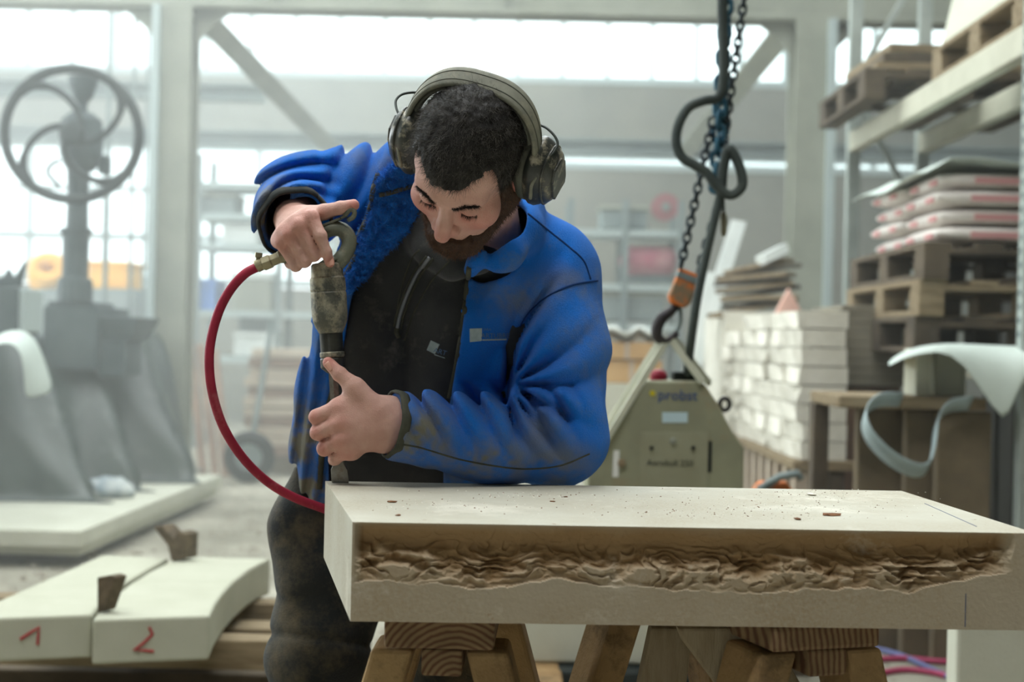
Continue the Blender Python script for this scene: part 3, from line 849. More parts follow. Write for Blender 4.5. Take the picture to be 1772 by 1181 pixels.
# ------------------------------------------------------------------ clutter at the back of the hall, left half
M_yel = mat('yellow_paint', srgb(248, 190, 70), srgb(240, 170, 60), scale=3, rough=0.6)
yl = thing('yellow_hose_reel', 'bright yellow coiled duct far behind the drill column', 'duct', P(85, 600, 14.5))
for k in range(3):
    pts = [P(84 + 24 * math.cos(t), 474 + (k - 1) * 9 + 17 * math.sin(t), 14.5 + k * 0.1) for t in [2 * math.pi * j / 24 for j in range(24)]]
    MB().tube(pts, 0.07, 8, closed=True).obj('coil', M_yel, yl, smooth=True)
boxpx('stand', 62, 500, 106, 784, 14.5, 0.4, M_steel_d, yl, 0.02)
yb_ = thing('yellow_skip', 'bright yellow skip far behind the service pipes', 'skip', P(190, 510, 14.5))
boxpx('body', 152, 456, 222, 500, 14.5, 0.6, M_yel, yb_, 0.03)
boxpx('rim', 148, 452, 226, 460, 14.48, 0.64, M_yel, yb_, 0.01)
boxpx('chassis', 156, 500, 232, 784, 14.5, 0.6, M_steel_d, yb_, 0.02)
M_blue = mat('blue_crate_plastic', srgb(96, 140, 210), rough=0.5)
M_white = mat('white_plastic', srgb(226, 230, 226), srgb(206, 212, 208), scale=3, rough=0.6)
M_beige = mat('beige_boards', srgb(196, 182, 164), srgb(176, 160, 142), scale=4, rough=0.9)
M_brownb = mat('brown_boards', srgb(150, 124, 106), srgb(124, 102, 88), scale=4, rough=0.9)
def shelf(label, x0, x1, D, depth, levels, posts, m=M_steel_d):
    a = P((x0 + x1) / 2, 600, D)
    t = thing('storage_shelf', label, 'shelf', (a.x, D, 0))
    ztop = P(x0, levels[0], D).z
    for px in posts:
        for dd in (0, depth):
            p = P(px, 500, D)
            MB().box2((p.x - 0.03, D + dd - 0.03, 0), (p.x + 0.03, D + dd + 0.03, ztop + 0.3)).obj('post', m, t)
    xa, xb = P(x0, 500, D).x, P(x1, 500, D).x
    for py in levels:
        z = P((x0 + x1) / 2, py, D).z
        MB().box2((xa, D - 0.02, z - 0.06), (xb, D + depth, z)).obj('shelf_board', M_mull, t)
    return t
shelf('grey steel shelf far back between column and raised sleeve', 338, 640, 14.2, 0.7, (318, 372, 424, 540, 620), (340, 482, 632))
shelf('steel shelf far back between worker and hanging chains', 980, 1178, 13.6, 0.7, (398, 492, 560), (985, 1080, 1176))
def box_thing(name, label, cat, x0, y0, x1, y1, D, depth, m, grp=None, bev=0.02, lid=None):
    t = thing(name, label, cat, P((x0 + x1) / 2, y1, D), grp)
    boxpx('body', x0, y0 + (0 if lid is None else (y1 - y0) * 0.18), x1, y1, D, depth, m, t, bev)
    if lid is not None:
        boxpx('lid', x0 - 2, y0, x1 + 2, y0 + (y1 - y0) * 0.18, D - 0.02, depth + 0.04, lid, t, bev * 0.6)
    return t
box_thing('metal_cabinet', 'dark grey cabinet on the far shelf beside steel column', 'cabinet', 346, 334, 408, 371, 14.25, 0.5, M_steel_d, lid=M_steel)
box_thing('plastic_bin', 'white bin on far shelf below the grey cabinet', 'bin', 384, 388, 446, 423, 14.25, 0.5, M_white, lid=M_white)
box_thing('plastic_crate', 'blue crate on the far shelf beside steel column', 'crate', 340, 484, 372, 539, 14.25, 0.5, M_blue, lid=M_blue)
box_thing('plastic_bin', 'pale bin in the middle of the far shelf', 'bin', 400, 470, 470, 539, 14.25, 0.5, M_steel, lid=M_white)
box_thing('plastic_bin', 'white bin on the lowest far shelf near red hose', 'bin', 405, 576, 476, 618, 14.25, 0.5, M_white, lid=M_white)
box_thing('metal_cabinet', 'dark cabinet on far shelf right behind the red hose', 'cabinet', 412, 545, 480, 574, 14.6, 0.2, M_steel_d, lid=M_steel_d)
# stack of sawn boards behind the red hose
g = 'sawn boards stacked behind the red hose'
for k in range(11):
    y1 = 790 - 17 * k; dx = random.uniform(-8, 8)
    a, b = P(428 + dx, y1, 11.6), P(600 + dx, y1, 11.6)
    zt, z0 = P(500, y1 - 15.5, 11.6).z, P(500, y1, 11.6).z
    tag(MB().box2((a.x, 11.6 + random.uniform(0, 0.05), z0), (b.x, 12.1, zt)).obj('sawn_board', M_beige if k % 3 else M_brownb, None, bevel=0.006), '%s beige sawn board from the bottom of the stack behind the hose' % ORD[k], 'board', g)
z0 = P(500, 790, 11.6).z
tag(MB().box2((P(440, 790, 11.6).x, 11.62, 0), (P(590, 790, 11.6).x, 12.0, z0)).obj('stack_base', M_wood_d, None, bevel=0.01), 'dark timber base under the stack of beige boards', 'timber')
for k, (x0, x1, lean, lab) in enumerate(((322, 334, 22, 'thin brown board leaning near the column, leftmost of three'), (340, 352, 26, 'brown board leaning near the column, middle of three'), (360, 376, 24, 'wider pinkish board leaning near the column, rightmost of three'))):
    zt = 590 + 10 * k
    pts = [P(x0, zt, 11.9), P(x1, zt, 11.9), P(x1 + lean, 825, 11.2), P(x0 + lean, 825, 11.2)]
    for i in (2, 3): pts[i].z = 0.02
    tag(MB().prism(pts, (0.0, 0.05, 0.02)).obj('leaning_board', M_brownb), lab, 'board')
# small wheel of a hand truck
tw = thing('hand_truck', 'hand truck with dark rubber wheel beside the board stack', 'hand truck', (P(432, 800, 10.9).x, 10.9, 0))
wcn = P(432, 752, 10.9); rw = wcn.z
rw = max(0.14, min(0.2, rw))
wcn.z = rw
MB().tube([wcn + Vector((rw * 0.75 * math.cos(t), 0, rw * 0.75 * math.sin(t))) for t in [2 * math.pi * j / 28 for j in range(28)]], rw * 0.25, 10, closed=True).obj('wheel', mat('black_rubber', srgb(34, 36, 38), rough=0.85), tw, smooth=True)
MB().lathe(wcn - Vector((0, 0.03, 0)), wcn + Vector((0, 0.03, 0)), [(0, rw * 0.52), (0.06, rw * 0.52)], 18).obj('rim', M_steel_d, tw)
MB().tube([wcn, wcn + Vector((0.05, 0.2, 0.55)), wcn + Vector((0.10, 0.3, 1.05))], 0.02, 8).obj('frame', M_steel_d, tw)

# ------------------------------------------------------------------ clutter between the worker and the right column
M_carton = mat('tan_cardboard', srgb(206, 170, 122), srgb(190, 152, 106), scale=4, rough=0.9)
for k, (x0, y0, x1, y1, D, lab) in enumerate(((1030, 592, 1140, 622, 7.6, 'tan cardboard carton lying flat behind the lifting clamp, upper one'), (1040, 624, 1146, 664, 7.62, 'tan cardboard carton behind the lifting clamp, lower one'))):
    t = thing('carton', lab, 'carton', P(1090, y1, D))
    boxpx('body', x0, y0, x1, y1, D, 0.5, M_carton, t, 0.008)
    boxpx('tape', (x0 + x1) / 2 - 4, y0 - 0.6, (x0 + x1) / 2 + 4, y1, D - 0.004, 0.5, M_beige, t, 0.0)
t = thing('carton_sheet', 'white crumpled sheet lying on top of the tan cartons', 'sheet', P(1085, 580, 7.6))
rows = [[P(1024 + 118 * i / 12, 572 + 6 * math.sin(i * 1.3) + (j * 5), 7.56 + 0.14 * j + 0.02 * math.sin(i)) for j in range(4)] for i in range(13)]
MB().sheet(rows).obj('sheet', M_white, t, smooth=True, solid=0.02)
zc = P(1090, 664, 7.62).z
tag(MB().box2((P(1034, 664, 7.6).x, 7.55, 0), (P(1150, 664, 7.6).x, 8.2, zc - 0.001)).obj('stone_pedestal', M_stone), 'pale stone block carrying the tan cartons', 'stone block')
tk = thing('red_tank', 'faded red horizontal tank on the shelf behind the chains', 'tank', P(1120, 492, 13.7))
a, b = P(1072, 452, 13.8), P(1172, 452, 13.8)
MB().lathe(a, b, [(0, 0.02), (0.03, 0.11), (0.08, 0.15), ((b - a).length - 0.08, 0.15), ((b - a).length - 0.03, 0.11), ((b - a).length, 0.02)], 24).obj('barrel', mat('faded_red_paint', srgb(170, 84, 104), srgb(196, 150, 150), scale=2, rough=0.6), tk, smooth=True)
boxpx('cradle', 1085, 470, 1160, 490, 13.75, 0.2, M_steel_d, tk)
rw_ = thing('red_reel', 'small faded red reel on the upper shelf behind the chains', 'reel', P(1152, 396, 13.7))
pc = P(1152, 358, 13.7)
MB().lathe(pc, pc + Vector((0, 0.16, 0)), [(0, 0.13), (0.03, 0.13), (0.031, 0.06), (0.13, 0.06), (0.131, 0.13), (0.16, 0.13)], 22).obj('drum', mat('dull_red', srgb(150, 96, 98), rough=0.7), rw_)
MB().lathe(pc - Vector((0, 0.03, 0)), pc, [(0, 0.04), (0.03, 0.04)], 14).obj('hub', M_steel_d, rw_)
# hanging things on shelf
box_thing('metal_cabinet', 'grey equipment box on lower shelf behind the orange hook block', 'cabinet', 1045, 505, 1150, 556, 13.65, 0.5, M_steel_d, lid=M_steel)
box_thing('metal_cabinet', 'grey equipment box on top shelf behind the worker shoulder', 'cabinet', 1040, 356, 1120, 396, 13.65, 0.5, M_steel_d, lid=M_steel)
# white board leaning in the middle distance
tag(MB().prism([P(1268, 380, 9.2), P(1292, 384, 9.2), P(1130, 905, 8.8), P(1100, 902, 8.8)], (0, 0.05, 0)).obj('leaning_board', M_white), 'white board leaning behind the dark lifting cable', 'board')
tag(MB().prism([P(1225, 470, 8.3), P(1240, 472, 8.3), P(1130, 942, 7.9), P(1112, 940, 7.9)], (0, 0.05, 0)).obj('leaning_board', M_white), 'narrow white board leaning beside the orange hook block', 'board')
tag(MB().prism([P(1322, 440, 8.2), P(1362, 420, 8.2), P(1366, 436, 8.2), P(1326, 456, 8.2)], (0, 0.3, 0)).obj('white_offcut', M_white), 'white offcut lying on top of the dark plank heap', 'offcut')
# heap of dark planks behind the white stacks
g = 'dark planks heaped behind the white stone stacks'
for k in range(9):
    y = 462 + 9 * k; D = 8.6 - 0.05 * k
    x0 = 1236 + random.uniform(-10, 30); x1 = 1372 + random.uniform(-12, 12)
    sl = random.uniform(-14, 2)
    a, b = P(x0, y - sl, D), P(x1, y + sl, D + random.uniform(-0.3, 0.4))
    tag(MB().bar(a, b, 0.14, 0.026).obj('old_plank', M_wood_d if k % 2 else M_wood, None, bevel=0.003), '%s weathered plank from the top of the heap behind white stones' % ORD[k], 'plank', g)
tag(MB().box2((P(1240, 545, 8.4).x, 8.1, 0), (P(1375, 545, 8.4).x, 8.9, P(1300, 541, 8.3).z)).obj('block_store', M_stone_w), 'pale stone block carrying the heap of dark planks', 'stone block')
tag(MB().prism([P(1366, 500, 7.4), P(1392, 548, 7.4), P(1340, 548, 7.4)], (0, 0.05, 0.0)).obj('pink_board', mat('pink_foam', srgb(226, 180, 164), rough=0.8)), 'pink triangular foam offcut standing on the white stone stack', 'foam board')

# ------------------------------------------------------------------ pallet rack at the right
M_rack = mat('rack_beam_paint', srgb(196, 194, 176), srgb(180, 178, 160), scale=4, rough=0.7)
M_post = mat('rack_post_steel', srgb(168, 176, 170), srgb(150, 158, 152), scale=5, rough=0.55)
XF, XB = 1.86, 2.24
DN, DFar = 5.12, 7.85
zb1 = P(1462, 264, DFar).z; zb0 = zb1
rack = thing('pallet_rack', 'tall steel pallet rack with pale beams at the hall side', 'rack', (2.05, 6.4, 0))
for X in (XF, XB):
    for D in (DN, DFar):
        post = MB()
        post.box2((X - 0.035, D - 0.03, 0), (X + 0.035, D + 0.03, 3.6))
        po = post.obj('post', M_post, rack, bevel=0.004)
        if D == DN and X == XF:
            for k in range(26):
                MB().box((X - 0.036, D - 0.0, 1.2 + k * 0.05), (0.004, 0.02, 0.022)).obj('slot', M_steel_d, po)
for D in (DN, DFar):
    for k in range(4):
        z0 = 0.35 + k * 0.75
        MB().bar((XF, D, z0 if k % 2 else z0 + 0.7), (XB, D, z0 + 0.7 if k % 2 else z0), 0.03, 0.03).obj('brace', M_post, rack)
for X, off in ((XF, 0), (XB, 0)):
    for z, h in ((zb1 + 0.055, 0.11), (1.075, 0.10)):
        MB().box2((X - 0.03, DN - 1.6, z - h / 2), (X + 0.03, DFar, z + h / 2)).obj('beam', M_rack, rack, bevel=0.006)
ZU = zb1 + 0.11        # upper deck

# pallets: deck boards, blocks and bottom boards are parts
def pallet(loc, label, lx=0.8, ly=1.2, m=M_wood_d, grp=None, rotz=0.0, light=False):
    t = thing('pallet', label, 'pallet', loc, grp)
    L = Vector(loc)
    def b(name, c, s):
        MB().box((L.x + c[0], L.y + c[1], L.z + c[2]), s).obj(name, m, t, bevel=0.003)
    for i in range(3):
        b('bottom_board', ((i - 1) * (lx / 2 - 0.05), 0, 0.011), (0.10, ly, 0.022))
        for j in range(3):
            b('block', ((i - 1) * (lx / 2 - 0.05), (j - 1) * (ly / 2 - 0.07), 0.061), (0.10, 0.14, 0.078))
    for j in range(3):
        b('stringer_board', (0, (j - 1) * (ly / 2 - 0.06), 0.111), (lx, 0.12, 0.022))
    for i in range(5):
        b('deck_board', ((i - 2) * (lx / 4 - 0.028), 0, 0.133), (0.11, ly, 0.022))
    if rotz: t.rotation_euler = (0, 0, rotz)
    return t
# upper deck
pallet((2.34, 5.75, ZU), 'pallet on the upper rack level carrying a big pale block', 1.0, 1.15, M_wood)
mb = MB(); pts = [(1.86, 5.35), (1.90, 6.3), (2.75, 6.3), (2.75, 5.4)]
mb.hexa([Vector((x, y, ZU + 0.145)) for x, y in ((1.92, 5.42), (2.7, 5.42), (2.7, 6.28), (1.86, 6.28))] + [Vector((x, y, ZU + 0.145 + 0.62)) for x, y in ((2.02, 5.5), (2.7, 5.5), (2.7, 6.22), (1.98, 6.22))])
tag(mb.obj('stone_block', M_stone, None, bevel=0.012), 'big pale stone block on the upper rack pallet', 'stone block')
pallet((2.12, 7.25, ZU), 'pallet on the upper rack level nearest the right column', 0.95, 1.0, M_wood_d)
for k in range(3):
    plan_slab('old_board', '%s rough brown board on the far upper rack pallet' % ('lowest', 'middle', 'topmost')[k], [(1.72 + 0.03 * k, 6.82), (2.5, 6.82 + 0.02 * k), (2.5, 7.6), (1.75, 7.66 - 0.03 * k)], ZU + 0.147 + 0.045 * k, ZU + 0.147 + 0.045 * k + 0.042, M_wood_d if k % 2 else M_wood, 'board', grp='rough boards on the far upper pallet')
# the lower rack level: three pallets, then cement bags
g = 'pallets stacked on the lower rack level'
for k, lab in enumerate(('lowest pallet of three stacked on the lower rack level', 'middle pallet of three stacked on the lower rack level', 'topmost pallet of three, under the white bags')):
    pallet((2.04 + 0.01 * k, 6.2 - 0.02 * k, 1.126 + 0.1445 * k), lab, 0.92, 1.22, (M_wood_d, M_wood, M_wood_d)[k], g)
ZBAG = 1.126 + 0.1445 * 3
M_bag = mat('white_sack_paper', srgb(222, 216, 208), srgb(206, 196, 190), scale=5, rough=0.7, bump=0.3, bscale=14)
M_bagr = mat('red_sack_print', srgb(200, 146, 144), rough=0.8)
def sack(x, y, z, lx, ly, h, label, grp):
    bm = bmesh.new(); bmesh.ops.create_cube(bm, size=1.0)
    bmesh.ops.subdivide_edges(bm, edges=bm.edges, cuts=5, use_grid_fill=True)
    for v in bm.verts:
        c = v.co * 2
        q = (1 - abs(c.x) ** 4 * 0.35) * (1 - abs(c.y) ** 4 * 0.35)
        v.co = Vector((c.x * lx / 2 * (1 - 0.05 * c.z * c.z), c.y * ly / 2 * (1 - 0.05 * c.z * c.z), h / 2 + c.z * h / 2 * q + 0.004 * mnoise.noise(Vector((c.x * 2 + x, c.y * 2 + y, z * 9)))))
        v.co.z = max(0, v.co.z)
    me = bpy.data.meshes.new('sack'); bm.to_mesh(me); bm.free()
    me.polygons.foreach_set('use_smooth', [True] * len(me.polygons))
    t = thing('cement_sack', label, 'sack', (x, y, z), grp)
    o = bpy.data.objects.new('sack_body', me); COL.objects.link(o); o.parent = t; me.materials.append(M_bag)
    for s in (-1, 1):
        p = MB().box((-lx / 2 - 0.001, s * ly * 0.27, h * 0.42), (0.006, ly * 0.2, h * 0.3)).obj('red_print', M_bagr); p.parent = t
    p = MB().box((0, -ly / 2 - 0.001, h * 0.45), (lx * 0.5, 0.006, h * 0.34)).obj('red_print', M_bagr); p.parent = t
    return t
g = 'white sacks with red print on the lower rack level'
for k in range(4):
    for j, yy in enumerate((5.83, 6.36)):
        sack(1.92 + 0.02 * ((k + j) % 2), yy + 0.02 * (k % 2), ZBAG + k * 0.072, 0.52, 0.5, 0.074, 'white sack with red print, %s from the bottom of the %s pile' % (ORD[k], ('nearer', 'farther')[j]), g)
rows = []
for i in range(9):
    u = i / 8
    rows.append([Vector((1.60 + 0.62 * v / 6, 5.55 + 1.2 * u, ZBAG + 4 * 0.072 + 0.03 + 0.015 * math.sin(u * 9 + v) - (0.05 if v == 0 else 0))) for v in range(7)])
tag(MB().sheet(rows).obj('plastic_cover', M_sheet, None, smooth=True, solid=0.004), 'translucent white cover lying over the pile of sacks', 'cover')

M_backing = mat('dark_backing_paint', srgb(58, 58, 54), srgb(72, 70, 64), scale=2, rough=0.8)  # dark box added behind the rack so the pallet gaps look dark
ct = thing('dark_backing', 'dark box added behind the loaded rack to darken its gaps', 'backing', (3.2, 6.4, 0))
MB().box2((2.72, 5.3, 0.06), (3.9, 8.2, 1.95)).obj('backing_box', M_backing, ct, bevel=0.01)
for k in range(10):
    MB().box2((2.70, 5.4 + k * 0.28, 0.1), (2.72, 5.5 + k * 0.28, 1.9)).obj('rib', M_backing, ct)
for k in range(4):
    MB().box2((2.8 + k * 0.28, 5.28, 0.1), (2.9 + k * 0.28, 5.30, 1.9)).obj('rib', M_backing, ct)
MB().box2((2.75, 5.35, 0), (3.85, 8.15, 0.06)).obj('skid', M_wood_d, ct)

# ------------------------------------------------------------------ stacks of white stone on a bench, right of the clamp
def split_stone_mesh(lx, ly, h, seed):
    rr = random.Random(seed)
    bm = bmesh.new(); bmesh.ops.create_cube(bm, size=1.0)
    bmesh.ops.subdivide_edges(bm, edges=[e for e in bm.edges if abs((e.verts[0].co - e.verts[1].co).y) > 0.5], cuts=3)
    for v in bm.verts:
        v.co = Vector((v.co.x * lx, v.co.y * ly, v.co.z * h * 0.93 + h / 2))
        if v.co.x < 0: v.co.x += rr.uniform(-0.020, 0.016)
    me = bpy.data.meshes.new('split_stone'); bm.to_mesh(me); bm.free(); me.materials.append(M_stone_w)
    return me
XS = P(1383, 650, 6.0).x
ZS0 = P(1374, 797, 6.0).z
nc = 8; hC = (P(1383, 536, 6.0).z - ZS0) / nc
meshes = [split_stone_mesh(0.20, 0.36, hC, s) for s in range(5)]
for col, (y0, n, w) in enumerate(((6.0, 8, 'nearest stack'), (6.75, 8, 'second stack'), (7.5, 7, 'third stack'))):
    lab = ('white split stone in the nearest white stack', 'white split stone in the middle white stack', 'white split stone in the farthest white stack')[col]
    for k in range(n):
        for j in range(2):
            o = bpy.data.objects.new('split_stone', meshes[(k * 2 + j + col) % 5]); COL.objects.link(o)
            o.location = (XS + 0.10 + random.uniform(-0.008, 0.008), y0 + 0.18 + 0.345 * j * 0.97, ZS0 + k * hC)
            tag(o, lab + ', %s course up, %s half' % (ORD[k], ('near', 'far')[j]), 'stone', 'white split stones, ' + w)
# the bench below: pinkish upright battens and a top board
be = thing('stone_bench', 'low timber bench carrying the white stone stacks', 'bench', (XS + 0.1, 7, 0))
MB().box2((XS - 0.02, 5.98, ZS0 - 0.04), (XS + 0.24, 8.3, ZS0 - 0.001)).obj('bench_top', M_wood, be, bevel=0.004)
for k in range(12):
    MB().box2((XS - 0.01, 6.0 + k * 0.2, 0), (XS + 0.05, 6.07 + k * 0.2, ZS0 - 0.041)).obj('batten', M_beige, be)
MB().box2((XS + 0.14, 6.0, 0), (XS + 0.2, 8.28, ZS0 - 0.041)).obj('back_panel', M_wood_d, be)
# grey slabs stacked flat behind, under the pallets
g = 'grey slabs stacked flat beside the white stones'
zS = P(1500, 668, 6.3).z
for k in range(9):
    z = zS + 0.0395 * k
    plan_slab('flat_slab', '%s grey slab from the bottom of the flat stack beside white stones' % ORD[k], [(P(1452, 600, 6.3).x + random.uniform(-0.01, 0.01), 6.25), (P(1566, 600, 6.3).x + random.uniform(-0.01, 0.01), 6.25), (P(1566, 600, 6.3).x, 6.9), (P(1452, 600, 6.3).x, 6.9)], z, z + 0.038, mat('grey_brown_stone', srgb(142, 136, 120), srgb(124, 118, 104), scale=4, rough=0.9), 'slab', 0.003, g)
tag(MB().box2((P(1452, 600, 6.3).x, 6.28, 0), (P(1560, 600, 6.3).x, 6.85, zS - 0.001)).obj('stone_plinth', M_brownb, None, bevel=0.01), 'brown plinth under the flat grey slab stack', 'plinth')

# ------------------------------------------------------------------ bench with standing slabs, plastic band and sheet
DB = 5.15
zt = P(1600, 688, DB).z
bn = thing('work_bench', 'timber bench with standing brown slabs below and plastic band', 'bench', (P(1590, 690, DB).x, DB, 0))
MB().box2((P(1452, 690, DB).x, DB, zt - 0.045), (P(1708, 690, DB).x, DB + 0.5, zt)).obj('bench_top', M_wood, bn, bevel=0.006)
for px in (1462, 1700):
    x = P(px, 700, DB).x
    MB().box2((x - 0.03, DB + 0.38, 0), (x + 0.03, DB + 0.46, zt - 0.046)).obj('leg', M_wood_d, bn)
M_bslab = mat('brown_slab', srgb(128, 114, 92), srgb(104, 94, 78), scale=3, rough=0.9, bump=0.2, bscale=30)
for k, (x0, x1, dy, top, lab) in enumerate(((1484, 1566, 0.20, 706, 'brown stone slab standing under the bench, leftmost of three'), (1568, 1624, 0.10, 706, 'brown stone slab standing under the bench, middle of three'), (1622, 1716, 0.03, 712, 'pale brown stone slab standing under the bench, rightmost of three'))):
    a, b = P(x0, 760, DB + dy), P(x1, 760, DB + dy)
    tag(MB().box2((a.x, DB + dy, 0), (b.x, DB + dy + 0.06, zt - 0.05)).obj('standing_slab', M_bslab, None, bevel=0.006), lab, 'slab')
for k, (x0, x1, y0, dy, lab) in enumerate(((1584, 1612, 604, 0.12, 'narrow pale block standing on the bench'), (1618, 1664, 608, 0.2, 'pale stone block standing on the bench beside the hanging sheet'), (1664, 1760, 612, 0.22, 'grey stone block on the bench behind the hanging sheet'))):
    a, b = P(x0, 650, DB + dy), P(x1, 650, DB + dy)
    if k == 2: b.x = min(b.x, P(1706, 650, DB).x)
    tag(MB().box2((a.x, DB + dy, zt + 0.0005), (b.x, DB + dy + 0.16, P(x0, y0, DB + dy).z)).obj('upright_block', M_stone, None, bevel=0.006), lab, 'stone block')
# white sheet hanging over them
DS = DB - 0.02
rows = []
tops = [(1536, 630), (1556, 612), (1590, 600), (1640, 595), (1680, 597), (1720, 599), (1752, 600), (1790, 602), (1850, 604)]
bots = [(1538, 633), (1560, 620), (1596, 611), (1646, 604), (1694, 664), (1740, 746), (1754, 690), (1790, 620), (1850, 618)]
for (xa, ya), (xb, yb) in zip(tops, bots):
    rows.append([P(xa, ya, DS + 0.35), P(xa, ya - 1, DS + 0.1), P(xa, ya + 2, DS - 0.05), P((xa * 1 + xb) / 2, (ya + yb) / 2 + 2, DS - 0.09), P(xb, yb + 2, DS - 0.1)])
tag(MB().sheet(rows).obj('hanging_sheet', M_sheet, None, smooth=True, solid=0.004, sub=1), 'white sheet with pointed hanging corner lying over bench blocks', 'sheet')
M_band = mat('white_plastic_band', srgb(176, 192, 192), srgb(160, 176, 178), scale=4, rough=0.45)
ctr = [(1560, 690, 5.12), (1518, 692, 5.02), (1496, 716, 4.95), (1504, 752, 4.92), (1540, 790, 4.92), (1582, 812, 4.95), (1606, 806, 5.0), (1616, 770, 5.04), (1622, 726, 5.06), (1642, 702, 5.1), (1680, 696, 5.12)]
cp = curve_pts([P(*c) for c in ctr], 40)
rows = [[p + Vector((0, -0.03, 0.022)), p + Vector((0.0, 0.03, -0.030))] for p in cp]
tag(MB().sheet(rows).obj('plastic_band', M_band, None, smooth=True, solid=0.004), 'wide white plastic band looping down from the bench top', 'band')

# ------------------------------------------------------------------ chain hoist, hook and stone clamp
DC = 4.2
M_chain = mat('oiled_chain', srgb(46, 54, 58), srgb(66, 74, 78), scale=20, rough=0.4, metal=0.6)
M_chainb = mat('blue_chain', srgb(40, 84, 104), srgb(58, 100, 118), scale=20, rough=0.45, metal=0.3)
def chain_links(mb, p0, p1, link_l=0.03, r=0.0034, w=0.011, every=1):
    p0, p1 = Vector(p0), Vector(p1)
    L = (p1 - p0).length; n = int(L / (link_l * 0.78)); d = (p1 - p0) / L
    a = d.cross(Vector((0, 1, 0))).normalized(); b = d.cross(a)
    for i in range(n):
        c = p0 + d * (L * (i + 0.5) / n)
        s = a if i % 2 else b
        s = (s + (b if i % 2 else a) * 0.35).normalized()
        pts = []
        for k in range(10):
            t = 2 * math.pi * k / 10
            pts.append(c + d * (math.cos(t) * link_l / 2 + (0.2 * link_l if math.cos(t) > 0 else -0.2 * link_l) * 0.3) + s * math.sin(t) * w)
        mb.tube(pts, r, 5, closed=True)
    return n
def chain(label, p0, p1, m, ll, r, w):
    t = thing('chain', label, 'chain', Vector(p1))
    p0, p1 = Vector(p0), Vector(p1)
    L = (p1 - p0).length; n = int(L / (ll * 0.72)); d = (p1 - p0) / L
    a = d.cross(Vector((0, 1, 0))).normalized(); b = d.cross(a)
    mes = []
    for s in ((a + b * 0.4).normalized(), (b - a * 0.4).normalized()):
        mb = MB(); pts = []
        for k in range(12):
            tt = 2 * math.pi * k / 12
            pts.append(d * (math.cos(tt) * ll * 0.34 + math.copysign(ll * 0.16, math.cos(tt))) + s * math.sin(tt) * w)
        mb.tube(pts, r, 6, closed=True)
        mes.append(mb.mesh('chain_link', True)); mes[-1].materials.append(m)
    for i in range(n):
        o = bpy.data.objects.new('chain_link', mes[i % 2]); COL.objects.link(o)
        o.parent = t; o.matrix_parent_inverse = Matrix.Translation(-Vector(t.location))
        o.location = p0 + d * (L * (i + 0.5) / n)
    return t
top = P(1262, -120, DC + 0.1)
chain('blue steel hoist chain hanging thick beside the black cable', P(1264, -130, DC), P(1238, 330, DC), M_chainb, 0.050, 0.0075, 0.017)
chain('second blue hoist chain running close along the first', P(1256, -130, DC + 0.06), P(1250, 290, DC + 0.04), M_chainb, 0.046, 0.0065, 0.015)
chain('thin dark chain hanging at the side of the blue chains', P(1306, -130, DC + 0.05), P(1252, 250, DC + 0.02), M_chain, 0.034, 0.0042, 0.011)
chain('thin dark chain running down to the orange hook block', P(1234, 205, DC), P(1178, 462, DC), M_chain, 0.034, 0.0042, 0.011)
chain('thin dark chain lying along the black cable above the hook block', P(1250, 330, DC - 0.03), P(1208, 472, DC - 0.02), M_chain, 0.034, 0.0042, 0.011)
M_cable = mat('black_rubber_cable', srgb(52, 60, 58), srgb(70, 78, 74), scale=10, rough=0.6)
def cable(name, label, ctrl, r, m, n=60):
    return tag(MB().tube(curve_pts([P(*c) for c in ctrl], n), r, 10).obj(name, m, None, smooth=True), label, 'cable')
cable('cable', 'black cable wound in one wide and one small loop on the chains', [(1248, -130, DC - 0.05), (1250, 20, DC - 0.05), (1252, 130, DC - 0.05), (1242, 168, DC - 0.05), (1218, 174, DC - 0.06), (1192, 186, DC - 0.06), (1175, 214, DC - 0.06), (1170, 246, DC - 0.06), (1180, 272, DC - 0.06), (1202, 286, DC - 0.06), (1222, 298, DC - 0.06), (1240, 322, DC - 0.06), (1264, 338, DC - 0.06), (1284, 322, DC - 0.06), (1280, 290, DC - 0.06), (1262, 258, DC - 0.06), (1252, 290, DC - 0.05), (1248, 330, DC - 0.05)], 0.0150, M_cable, 160)
cable('cable', 'black cable running from the loops down into the clamp', [(1250, 322, DC - 0.045), (1236, 380, DC - 0.045), (1220, 450, DC - 0.05), (1206, 520, DC - 0.05), (1196, 590, DC - 0.02), (1190, 640, DC + 0.06), (1188, 660, DC + 0.08)], 0.0135, M_cable)
sw = thing('cable_end', 'short plug end dangling below the cable loops', 'plug', P(1252, 405, DC))
MB().tube([P(1251, 330, DC - 0.02), P(1252, 372, DC - 0.02)], 0.005, 8).obj('cord', M_cable, sw)
MB().lathe(P(1252, 368, DC - 0.02), P(1253, 408, DC - 0.02), [(0, 0.006), (0.01, 0.010), (0.055, 0.010), (0.07, 0.006)], 12).obj('plug_body', mat('olive_plug', srgb(120, 116, 92), rough=0.6), sw)
